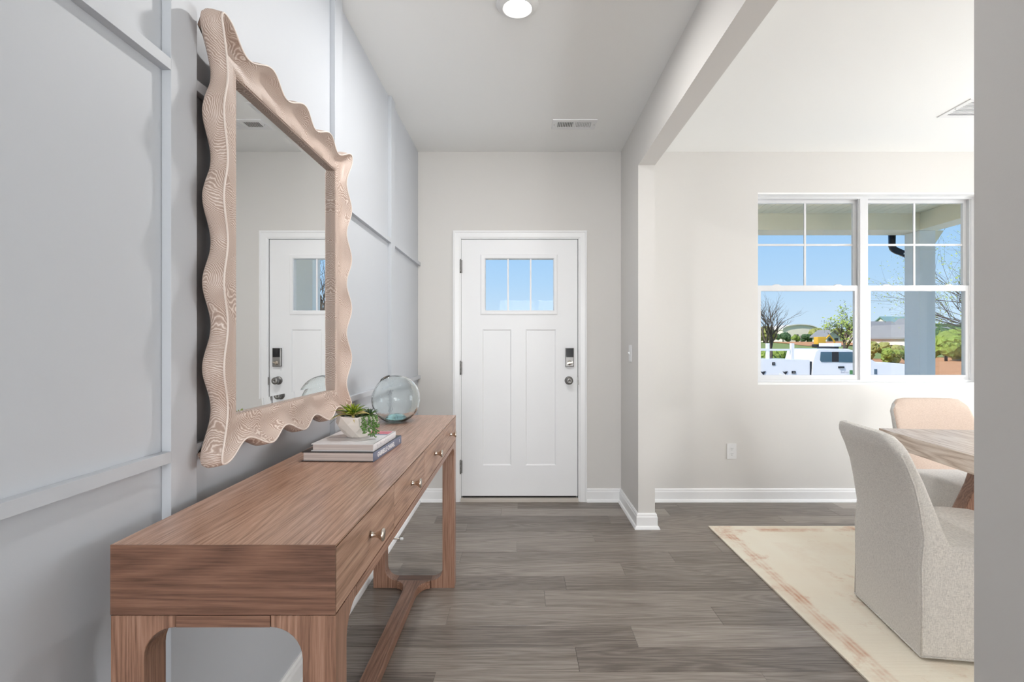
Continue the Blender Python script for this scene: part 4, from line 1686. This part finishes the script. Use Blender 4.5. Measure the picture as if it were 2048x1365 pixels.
# ------------------------------------------------------------------ porch
PC = 2.694           # porch ceiling
PBY0, PBY1 = 5.70, 5.98
PBZ = 2.51
struct('porch_floor', boxes((-2.6, 4.75, YO, 6.1, -0.25, -0.06)), 'porch_slab')
pc = struct('porch_ceiling', boxes((-2.6, 4.44, YO, PBY0, PC + 0.004, PC + 0.02)), 'porch_white', label='pale beadboard porch ceiling outside the windows')
bd = bmesh.new()
prism(bd, [(-0.0495, 0.0), (-0.0465, -0.004), (0.0465, -0.004), (0.0495, 0.0), (0.0495, 0.004), (-0.0495, 0.004)], 'Y', YO + 0.002, PBY0 - 0.002)
bme = bpy.data.meshes.new('board')
bd.to_mesh(bme)
bd.free()
bme.materials.append(MATS['porch_white'])
x = -0.4
while x < 4.40:
    obj('board', bme, None, pc, (x, 0, PC))
    x += 0.1
struct('porch_beam_front', boxes((-2.6, 4.66, PBY0, PBY1, PBZ, 3.0)), 'porch_white')
struct('porch_beam_side', boxes((4.44, 4.66, YO + 0.001, PBY0, PBZ, 3.0)), 'porch_white')
struct('trim_crown', boxes((-2.6, 4.44, PBY0 - 0.012, PBY0, PC - 0.012, PC)), 'porch_white')


def porch_column(x0, label):
    t = thing('porch_column', label, 'column', (x0 + 0.09, 5.83, -0.06), group='porch columns')
    x1 = 0.09
    obj('shaft', boxes((-x1, x1, -0.11, 0.11, 0.0, PBZ + 0.058), bevel=0.003), 'porch_post', t)
    obj('neck_moulding', boxes((-x1 - 0.006, x1 + 0.006, -0.116, 0.116, PBZ - 0.17, PBZ - 0.155)), 'porch_post', t)
    obj('base_block', boxes((-x1 - 0.015, x1 + 0.015, -0.125, 0.125, 0.0, 0.14), bevel=0.003), 'porch_post', t)
    return t


porch_column(4.45, 'square white porch column seen through the right half of the window')
porch_column(0.80, 'square white porch column by the front door, seen only in the mirror')
b = bmesh.new()
prism(b, [(4.63, PBZ + 0.002), (4.74, PBZ + 0.002), (4.66, PBZ - 0.12), (4.63, PBZ - 0.16)], 'Y', 5.74, 5.9)
tag(obj('corner_bracket', b, 'porch_white'), 'small white angled bracket beside the porch column top', 'bracket')

ds = thing('downspout', 'black ribbed gutter elbow running to the porch column', 'downspout', (4.42, 6.10, 0))
b = bmesh.new()
pts = [(0.0, 0, 2.598), (0.0, 0, 2.42)]
for i in range(1, 8):
    a = math.radians(68 * i / 7)
    pts.append((0.07 * (1 - math.cos(a)), 0, 2.42 - 0.07 * math.sin(a)))
lx, lz = pts[-1][0], pts[-1][2]
dx, dz = math.sin(math.radians(68)), -math.cos(math.radians(68))
pts += [(lx + dx * 0.07, 0, lz + dz * 0.07), (lx + dx * 0.16, 0, lz + dz * 0.16)]
rad = [0.036 if i % 2 else 0.039 for i in range(len(pts))]
tube(b, pts, rad, 14)
for k in range(4):
    pass
obj('elbow', b, 'gutter_black', ds)
b = bmesh.new()
tube(b, [(0.17, 0.0, lz - 0.03), (0.20, -0.0, lz - 0.10), (0.20, 0.0, -0.2)], 0.036, 12)
obj('drop_pipe', b, 'gutter_black', ds)
gt = obj('gutter', boxes((-2.6, 4.8, 6.0, 6.14, 2.60, 2.72), bevel=0.01), 'gutter_black')
tag(gt, 'black eave gutter along the porch front', 'gutter')
struct('siding_front', boxes((XL - 0.12, XD + 0.12, YO + 0.001, YO + 0.012, -0.1, WZ0 - 0.1)), 'siding') if False else None


# ------------------------------------------------------------------ outdoors: land
def H(x, y):
    """ground height"""
    def ss(a, b_, v):
        u = max(0, min(1, (v - a) / (b_ - a)))
        return u * u * (3 - 2 * u)
    z = -0.35 - 0.56 * ss(6.5, 11, y)
    z += 2.9 * ss(40, 140, y)
    z += 6.0 * ss(170, 420, y)
    z += 0.10 * math.sin(x * 0.23 + y * 0.11) * ss(22, 40, y)
    return z


def land(name, x0, x1, y0, y1, nx, ny, mat, lift=0.0, label=None):
    b = bmesh.new()
    vs = []
    for j in range(ny + 1):
        v = j / ny
        y = y0 + (y1 - y0) * (v ** 1.7)
        row = []
        for i in range(nx + 1):
            x_ = x0 + (x1 - x0) * i / nx
            row.append(b.verts.new((x_, y, H(x_, y) + lift)))
        vs.append(row)
    for j in range(ny):
        for i in range(nx):
            f = b.faces.new((vs[j][i], vs[j][i + 1], vs[j + 1][i + 1], vs[j + 1][i]))
            f.smooth = True
    return struct(name, b, mat, label=label)


land('ground', -160, 420, 6.1, 700, 60, 60, 'grass_field', label='green field rising to the houses')
struct('ground_back', boxes((-60, 60, -60, YB - 0.2, -0.5, -0.35)), 'grass_field')
land('road', -120, 180, 12.5, 21.5, 10, 4, 'road', 0.02)


def patch(name, pts, mat, lift, label):
    b = bmesh.new()
    f = b.faces.new([b.verts.new((x_, y_, 0)) for x_, y_ in pts])
    bmesh.ops.triangulate(b, faces=[f])
    for _ in range(4):
        bmesh.ops.subdivide_edges(b, edges=b.edges[:], cuts=1)
    for v in b.verts:
        v.co.z = H(v.co.x, v.co.y) + lift + 0.05 * math.sin(v.co.x * 3.1) * math.cos(v.co.y * 2.3)
    bmesh.ops.recalc_face_normals(b, faces=b.faces[:])
    return struct(name, b, mat, label=label)


patch('ground_bounce', [(-25, 6.3), (30, 6.3), (30, 12.4), (-25, 12.4)], 'yard', 0.12, 'unseen pale ground added to bounce sunlight onto the porch')  # hidden pale patch added to reflect sun up to the porch
patch('ground_dirt', [(18, 22), (95, 22), (95, 64), (42, 64), (24, 40)], 'dirt', 0.10, 'bare orange earth beyond the porch')
patch('ground_dirt_far', [(56, 100), (92, 100), (96, 128), (60, 128)], 'dirt', 0.12, 'orange graded earth below the beige hall')

# ------------------------------------------------------------------ outdoors: pickup
TKY = 17.65
SPX = FPX / TKY          # px per metre at the truck


def tk(px, py):
    return ((px - 1042) / SPX, CAMZ - (py - 690) / SPX)


tr = thing('pickup_truck', 'white utility pickup truck with a ladder rack parked on the road', 'truck', (tk(1660, 0)[0], TKY, H(0, 17) + 0.02))
ox, oz = tr.location.x, tr.location.z


def tkp(pts):
    return [(tk(*p)[0] - ox, tk(*p)[1] - oz) for p in pts]


WB_R, WB_F = tk(1547, 0)[0] - ox, tk(1790, 0)[0] - ox
WRAD = 0.42
zsill = 0.52


def arch_cut(xc, n_=8, r=0.53):
    return [(xc + r * math.cos(math.radians(a)), max(zsill, 0.44 + r * math.sin(math.radians(a)))) for a in [180 - 180 * i / n_ for i in range(n_ + 1)]]


# service body
top = tkp([(1502, 717), (1620, 720)])
pts = [(top[0][0] - 0.3, zsill)] + arch_cut(WB_R) + [(top[1][0], zsill), (top[1][0], top[1][1]), (top[0][0] - 0.3, top[0][1])]
b = bmesh.new()
prism(b, pts, 'Y', 0.0, 1.95, bevel=0.02)
sb = obj('service_body', b, 'truck_white', tr)
for px, py, w_, h_ in ((1547, 728, 0.10, 0.10), (1587, 745, 0.13, 0.09)):
    c = tkp([(px, py)])[0]
    lt = obj('latch', boxes((c[0] - w_ / 2, c[0] + w_ / 2, -0.02, 0.0, c[1] - h_ / 2, c[1] + h_ / 2), bevel=0.004), 'truck_black', sb)
    obj('paddle', boxes((c[0] - w_ / 4, c[0] + w_ / 4, -0.03, -0.02, c[1] - h_ / 4, c[1] + h_ / 4), bevel=0.003), 'nickel', sb)
for px in (1526, 1570):
    c = tkp([(px, 746)])[0]
    b = bmesh.new()
    prism(b, [(c[0] - 0.09, c[1] + 0.05), (c[0] - 0.02, c[1] + 0.02), (c[0], c[1] + 0.04), (c[0] + 0.09, c[1] + 0.05), (c[0] + 0.01, c[1] - 0.08)], 'Y', -0.02, 0.0)
    obj('bracket_mark', b, 'truck_black', sb)
# rack
z1 = tkp([(0, 700)])[0][1]
x0 = tkp([(1500, 0)])[0][0] - 0.3
x1_ = tkp([(1586.5, 0)])[0][0]
rk = obj('ladder_rack', boxes((x0, x1_, 0.06, 0.13, z1 - 0.04, z1 + 0.03), (x0, x1_, 1.82, 1.89, z1 - 0.04, z1 + 0.03), (x1_ - 0.03, x1_ + 0.03, 0.13, 1.82, z1 - 0.03, z1 + 0.02), bevel=0.004), 'truck_white', tr)
for yy in (0.06, 1.82):
    obj('rack_post', boxes((x1_ - 0.045, x1_ + 0.06, yy - 0.02, yy + 0.09, top[1][1] - 0.02, tkp([(0, 687)])[0][1]), bevel=0.004), 'truck_white', tr)
# cab and hood in one side outline
cabl = tkp([(1624, 752), (1626, 726), (1632, 704), (1637, 699), (1650, 697.5), (1695, 698), (1712, 702), (1748, 722), (1752, 724), (1800, 727), (1822, 731), (1828, 742)])
pts = [(cabl[0][0], zsill)] + cabl + [(cabl[-1][0] + 0.02, zsill)] + list(reversed(arch_cut(WB_F)))
b = bmesh.new()
prism(b, pts, 'Y', 0.02, 1.93, bevel=0.03)
cab = obj('cab', b, 'truck_white', tr)
g = tkp([(1642, 704), (1664, 704), (1664, 724.5), (1643, 724.5), (1640.5, 721)])
b = bmesh.new()
prism(b, g, 'Y', 0.005, 0.03)
obj('rear_side_window', b, 'truck_glass', cab)
g = tkp([(1664.5, 704), (1677.5, 704), (1677.5, 724.5), (1664.5, 724.5)])
b = bmesh.new()
prism(b, g, 'Y', 0.008, 0.03)
obj('door_pillar', b, 'truck_black', cab)
g = tkp([(1678, 704), (1702, 704), (1712, 706), (1733, 724.5), (1716, 726), (1678, 724.5)])
b = bmesh.new()
prism(b, g, 'Y', 0.005, 0.03)
obj('front_side_window', b, 'truck_glass', cab)
g = tkp([(1719, 703.5), (1752, 721.5), (1755, 723.8), (1716, 701.0)])
b = bmesh.new()
prism(b, g, 'Y', 0.14, 1.81)
obj('windshield', b, 'truck_glass', cab)
c = tkp([(1682.5, 735)])[0]
obj('door_handle', boxes((c[0] - 0.10, c[0] + 0.10, -0.02, 0.021, c[1] - 0.03, c[1] + 0.03), bevel=0.008), 'truck_black', cab)
c = tkp([(1623, 738)])[0]
obj('cab_gap_shade', boxes((c[0] - 0.05, c[0] + 0.04, 0.05, 0.2, c[1] - 0.25, c[1] + 0.25), bevel=0.01), 'truck_black', tr)  # black block standing in for the shade between body and cab
c = tkp([(1690, 697)])[0]
b = boxes((c[0] - 0.16, c[0] + 0.16, 0.6, 1.4, c[1] - 0.03, c[1] + 0.05), bevel=0.01)
obj('roof_light_base', b, 'truck_black', cab)
obj('roof_light_bar', boxes((c[0] - 0.06, c[0] + 0.22, 0.55, 1.45, c[1] + 0.055, c[1] + 0.18), bevel=0.02), 'truck_white', cab)
c = tkp([(1703.5, 745)])[0]
obj('logo', boxes((c[0] - 0.06, c[0] + 0.06, 0.012, 0.0195, c[1] - 0.07, c[1] + 0.07)), 'logo_green', cab)
b = bmesh.new()
for i in range(7):
    box(b, c[0] - 0.36 + i * 0.04, c[0] - 0.345 + i * 0.04, 0.014, 0.0195, c[1] - 0.03, c[1] + (0.05 if i in (0, 3) else 0.02))
obj('door_lettering', b, 'print_grey', cab)
c = tkp([(1752, 744)])[0]
obj('fender_badge', boxes((c[0] - 0.05, c[0] + 0.05, 0.012, 0.0195, c[1] - 0.09, c[1] + 0.09)), 'truck_glass', cab)
for xc in (WB_R, WB_F):
    for yy in (0.02, 1.68):
        b = bmesh.new()
        lathe(b, [(0, 0), (0.22, 0), (0.24, 0.03), (0.38, 0.02), (WRAD, 0.06), (WRAD, 0.22), (0.38, 0.25), (0, 0.25)], 24,
              Matrix.Translation((xc, yy, WRAD)) @ Matrix.Rotation(-PI / 2, 4, 'X'))
        obj('wheel', b, 'truck_black', tr)

# ------------------------------------------------------------------ outdoors: trees and bushes


def grow(bm, p, d, L, r, depth, rnd, tips, bend=0.25, up=0.15, spread=0.6, kids=3):
    """recursive branching; appends tips for leaves"""
    pts, rads = [p.copy()], [r]
    seg = 4
    for i in range(seg):
        d = (d + Vector((rnd.uniform(-bend, bend), rnd.uniform(-bend, bend), rnd.uniform(-bend, bend) * 0.6 + up * 0.3))).normalized()
        p = p + d * (L / seg)
        pts.append(p.copy())
        rads.append(r * (1 - 0.42 * (i + 1) / seg))
    tube(bm, pts, rads, 5 if r > 0.03 else 3, cap=False)
    if depth == 0:
        tips.append(p)
        return
    for k in range(kids):
        q = rnd.randint(1, seg)
        nd = (d + Vector((rnd.uniform(-1, 1), rnd.uniform(-1, 1), rnd.uniform(-0.5, 0.8))) * spread).normalized()
        grow(bm, pts[q], nd, L * rnd.uniform(0.6, 0.82), rads[q] * 0.66, depth - 1, rnd, tips, bend, up, spread, kids)
    tips.append(p)


def tree(px, Y, height, label, seed, depth=4, kids=3, r=0.11, leaf=None, nleaf=0, lsize=0.1, spread=0.6, lean=(0, 0), trunk=0.3, limbs=None):
    rnd = random.Random(seed)
    X = (px - 1042) / FPX * Y
    t = thing('tree', label, 'tree', (X, Y, H(X, Y) - 0.05), group='trees outside')
    b = bmesh.new()
    tips = []
    p = Vector((0, 0, 0))
    d = Vector((lean[0], lean[1], 1)).normalized()
    tube(b, [p, p + d * height * trunk], [r * 1.15, r], 7)
    q = p + d * height * trunk
    for ld in (limbs or ()):
        grow(b, q, Vector(ld).normalized(), height * 0.36, r * 0.6, depth, rnd, tips, bend=0.2, up=0.05, spread=spread, kids=kids)
    for k in range(0 if limbs else kids + 1):
        nd = (d + Vector((rnd.uniform(-1, 1), rnd.uniform(-1, 1), rnd.uniform(0, 0.6))) * spread * (0.35 if k == 0 else 1)).normalized()
        grow(b, q, nd, height * 0.33, r * 0.7, depth, rnd, tips, spread=spread, kids=kids)
    obj('trunk_and_branches', b, 'bark', t)
    if leaf:
        bb = bmesh.new()
        for i in range(nleaf):
            c = rnd.choice(tips) + Vector((rnd.gauss(0, 0.22), rnd.gauss(0, 0.22), rnd.gauss(0, 0.22)))
            u = Vector((rnd.uniform(-1, 1), rnd.uniform(-1, 1), rnd.uniform(-1, 1))).normalized()
            v_ = u.orthogonal().normalized()
            s = lsize * rnd.uniform(0.6, 1.3)
            bb.faces.new([bb.verts.new(c + u * s), bb.verts.new(c + v_ * s * 0.5), bb.verts.new(c - u * s), bb.verts.new(c - v_ * s * 0.5)])
        o = obj('foliage', bb, leaf, t)
        o['kind'] = 'stuff'
    return t


tree(1541, 40, 5.9, 'bare grey tree behind the truck bed at the left window edge', 21, depth=4, kids=3, r=0.15, spread=0.55)
tree(1688, 46, 5.0, 'spring tree with yellow-green leaves behind the truck cab', 5, depth=3, kids=3, r=0.12, leaf='spring_leaf', nleaf=900, lsize=0.13, spread=0.75)
tree(2088, 24, 9.4, 'tall wide tree with sparse young leaves right of the porch column', 9, depth=3, kids=5, r=0.10, leaf='spring_leaf', nleaf=5000, lsize=0.055, spread=0.7, trunk=0.22, limbs=[(-0.5, 0, 1), (-0.85, 0.1, 0.75), (-0.2, -0.1, 1), (-1.0, 0, 0.35), (0.5, 0, 1), (-0.7, -0.2, 1)])
X_ = 10.1
tree(1042 + X_ / 30 * FPX, 30, 8.5, 'bare tree across the road, seen only in the mirror', 33, depth=4, kids=3, r=0.12, spread=0.6)


def bush(px, Y, w_, h_, mat, label, seed, name='bush', base=None, leaves=900):
    rnd = random.Random(seed)
    X = (px - 1042) / FPX * Y
    z = H(X, Y) if base is None else base
    t = thing(name, label, 'bush', (X, Y, z), group='bushes and far trees')
    b = bmesh.new()
    for i in range(9):
        c = Vector((rnd.uniform(-0.38, 0.38) * w_, rnd.uniform(-0.3, 0.3) * w_ * 0.6, h_ * rnd.uniform(0.25, 0.72)))
        if i == 0:
            c = Vector((0, 0, h_ * 0.62))
        rad = min(w_, h_) * rnd.uniform(0.20, 0.34)
        g = bmesh.ops.create_icosphere(b, subdivisions=3, radius=rad, matrix=Matrix.Translation(c))
        for v in g['verts']:
            v.co += Vector((rnd.uniform(-1, 1), rnd.uniform(-1, 1), rnd.uniform(-1, 1))) * rad * 0.17
    for v in b.verts:
        v.co.z = max(v.co.z, -0.1)
    vs = [v.co.copy() for v in b.verts]
    for i in range(leaves):
        c = rnd.choice(vs) + Vector((rnd.uniform(-1, 1), rnd.uniform(-1, 1), rnd.uniform(-1, 1))) * h_ * 0.05
        u = Vector((rnd.uniform(-1, 1), rnd.uniform(-1, 1), rnd.uniform(-1, 1))).normalized()
        v_ = u.orthogonal()
        s = h_ * rnd.uniform(0.02, 0.045)
        b.faces.new([b.verts.new(c + u * s), b.verts.new(c + v_ * s * 0.6), b.verts.new(c - u * s)])
    obj('foliage', b, mat, t)
    bb = bmesh.new()
    tube(bb, [(0, 0, -0.1), (0, 0, h_ * 0.4)], h_ * 0.04, 6)
    obj('stem', bb, 'bark', t)
    return t


bush(1892, 56, 3.6, 3.6, 'bush_green', 'large bright green bush just right of the porch column', 41)
bush(1948, 58, 4.4, 4.9, 'bush_green', 'tallest green bush at the right window edge', 42)
bush(1920, 64, 4.5, 4.6, 'bush_dark', 'dark green bush behind the bright ones at right', 43)
bush(1870, 74, 4.0, 2.8, 'bush_olive', 'olive bush behind the porch column', 44)
bush(1796, 50, 3.4, 1.7, 'bush_green', 'low green bush beside the porch column above the truck hood', 45)
bush(1768, 62, 6.0, 2.3, 'bush_olive', 'low olive bush above the truck hood near the window mullion', 46)
bush(1530, 44, 4.0, 1.9, 'bush_green', 'green bush at the foot of the bare tree', 47)
bush(1568, 52, 4.5, 1.7, 'bush_green', 'low green bush above the ladder rack', 48)
bush(1608, 48, 3.5, 1.3, 'bush_olive', 'small olive bush between rack and truck cab', 49)
bush(1566, 150, 4.6, 2.9, 'bush_dark', 'dark round tree left of the beige hall', 50, 'far_tree')
bush(1617, 146, 4.0, 2.5, 'bush_dark', 'dark round tree in front of the beige hall', 51, 'far_tree')
bush(1592, 140, 1.8, 2.3, 'bush_green', 'small light green tree before the beige hall', 52, 'far_tree')
bush(1636, 166, 5.0, 5.0, 'bush_olive', 'olive tree right of the beige hall', 53, 'far_tree')
bush(1668, 160, 7.0, 4.6, 'bush_olive', 'wide olive tree between hall and spring tree', 54, 'far_tree')
bush(1716, 128, 7.0, 5.0, 'bush_olive', 'olive tree at the window mullion', 55, 'far_tree')
bush(1528, 120, 7.0, 4.2, 'bush_olive', 'olive tree behind the bare tree', 56, 'far_tree')
bush(1808, 250, 5.5, 11.0, 'bush_dark', 'dark pine on the skyline beside the porch column', 57, 'far_tree')
bush(1784, 268, 7.0, 8.0, 'bush_dark', 'round tree on the skyline over the grey roofs', 58, 'far_tree')
bush(1756, 255, 9.0, 7.5, 'bush_green', 'light tree on the skyline by the mullion', 59, 'far_tree')
bush(1893, 190, 6.5, 8.0, 'bush_dark', 'dark tree on the skyline right of the column', 60, 'far_tree')


# ------------------------------------------------------------------ outdoors: buildings
def house(px, Y, w_, d_, hw_, hr, label, roof, wall, rot=0.0, gable='x'):
    X = (px - 1042) / FPX * Y
    t = thing('house', label, 'house', (X, Y, H(X, Y) - 0.3), rot, group='far houses')
    b = bmesh.new()
    prism(b, [(-w_ / 2, 0), (w_ / 2, 0), (w_ / 2, hw_), (0, hw_ + hr), (-w_ / 2, hw_)] if gable == 'y' else [(-d_ / 2, 0), (d_ / 2, 0), (d_ / 2, hw_), (0, hw_ + hr), (-d_ / 2, hw_)],
          'Y' if gable == 'y' else 'X', -d_ / 2 if gable == 'y' else -w_ / 2, d_ / 2 if gable == 'y' else w_ / 2)
    obj('wall', b, wall, t)
    b = bmesh.new()
    e = 0.5
    if gable == 'y':
        s = hr / (w_ / 2)
        prism(b, [(-w_ / 2 - e, hw_ - e * s), (0, hw_ + hr), (w_ / 2 + e, hw_ - e * s), (w_ / 2 + e, hw_ - e * s + 0.3), (0, hw_ + hr + 0.3), (-w_ / 2 - e, hw_ - e * s + 0.3)], 'Y', -d_ / 2 - e, d_ / 2 + e)
    else:
        s = hr / (d_ / 2)
        prism(b, [(-d_ / 2 - e, hw_ - e * s), (0, hw_ + hr), (d_ / 2 + e, hw_ - e * s), (d_ / 2 + e, hw_ - e * s + 0.3), (0, hw_ + hr + 0.3), (-d_ / 2 - e, hw_ - e * s + 0.3)], 'X', -w_ / 2 - e, w_ / 2 + e)
    obj('roof', b, roof, t)
    for k in range(2):
        xx = -w_ * 0.22 + k * w_ * 0.44
        obj('window', boxes((xx - 0.6, xx + 0.6, -d_ / 2 - 0.05, -d_ / 2 + 0.02, hw_ * 0.35, hw_ * 0.75)), 'hall_dark', t)
    return t


house(1746, 116, 8, 7, 2.2, 2.8, 'house with a long grey-blue roof at the window mullion', 'house_roof', 'house_wall')
house(1789, 104, 5.0, 8, 2.0, 2.2, 'cream gabled house with dark window beside the porch column', 'house_roof', 'house_wall', 0.35, 'y')
house(1797, 150, 12, 9, 4.2, 3.4, 'house with a teal roof behind the grey ones', 'house_roof_green', 'house_wall', 0.2, 'x')
house(1812, 124, 6.0, 8, 3.0, 3.0, 'grey-roofed house partly behind the porch column', 'house_roof', 'house_wall', -0.3, 'y')
house(1652, 140, 4.2, 5, 1.8, 1.5, 'small white house left of the spring tree', 'house_roof', 'house_wall', 0.2, 'y')
house(1880, 150, 5.0, 6, 2.4, 2.0, 'white-walled house seen low right of the column', 'house_roof', 'house_wall', 0.2, 'x')
# beige hall with a shallow barrel roof
HYY = 172
Xc = (1600 - 1042) / FPX * HYY
hall = thing('hall_building', 'beige hall with a shallow curved roof far behind the truck', 'building', (Xc, HYY, H(Xc, HYY) - 0.5))
hw2, hh = 5.9, 5.0
b = bmesh.new()
prism(b, [(-hw2, 0), (hw2, 0), (hw2, hh - 0.4)] + [(hw2 * math.cos(math.radians(a)), hh - 0.4 + 1.7 * math.sin(math.radians(a))) for a in range(15, 180, 15)] + [(-hw2, hh - 0.4)], 'Y', 0, 16)
obj('wall', b, 'hall_beige', hall)
b = bmesh.new()
arcp = [(hw2 * 1.03 * math.cos(math.radians(a)), hh - 0.4 + 1.75 * math.sin(math.radians(a))) for a in range(0, 181, 12)]
arcq = [(x_ * 1.0, z_ + 0.3) for x_, z_ in reversed(arcp)]
prism(b, arcp + arcq, 'Y', -0.5, 16.5)
obj('roof', b, 'house_wall', hall)
for xx, w_, h_ in ((-3.9, 0.8, 2.6), (-0.9, 0.7, 2.6), (0.6, 0.9, 2.2), (2.6, 0.8, 2.4), (4.3, 0.6, 2.2)):
    obj('window', boxes((xx - w_ / 2, xx + w_ / 2, -0.12, 0.02, 0.6, 0.6 + h_)), 'hall_dark', hall)
# digger on the graded earth
ex_ = (1641 - 1042) / FPX * 95
dg_ = thing('digger', 'tiny yellow digger on the graded earth', 'digger', (ex_, 95, H(ex_, 95) + 0.05))
obj('track', boxes((-1.2, 1.2, -0.8, 0.8, 0, 0.6), bevel=0.15), 'truck_black', dg_)
obj('cabin', boxes((-0.9, 0.6, -0.7, 0.7, 0.6, 2.0), bevel=0.15), 'machine_yellow', dg_)
b = bmesh.new()
tube(b, [(0.5, 0, 1.1), (1.6, 0, 2.3), (2.6, 0, 1.2), (2.5, 0, 0.4)], 0.16, 8)
obj('boom', b, 'machine_yellow', dg_)
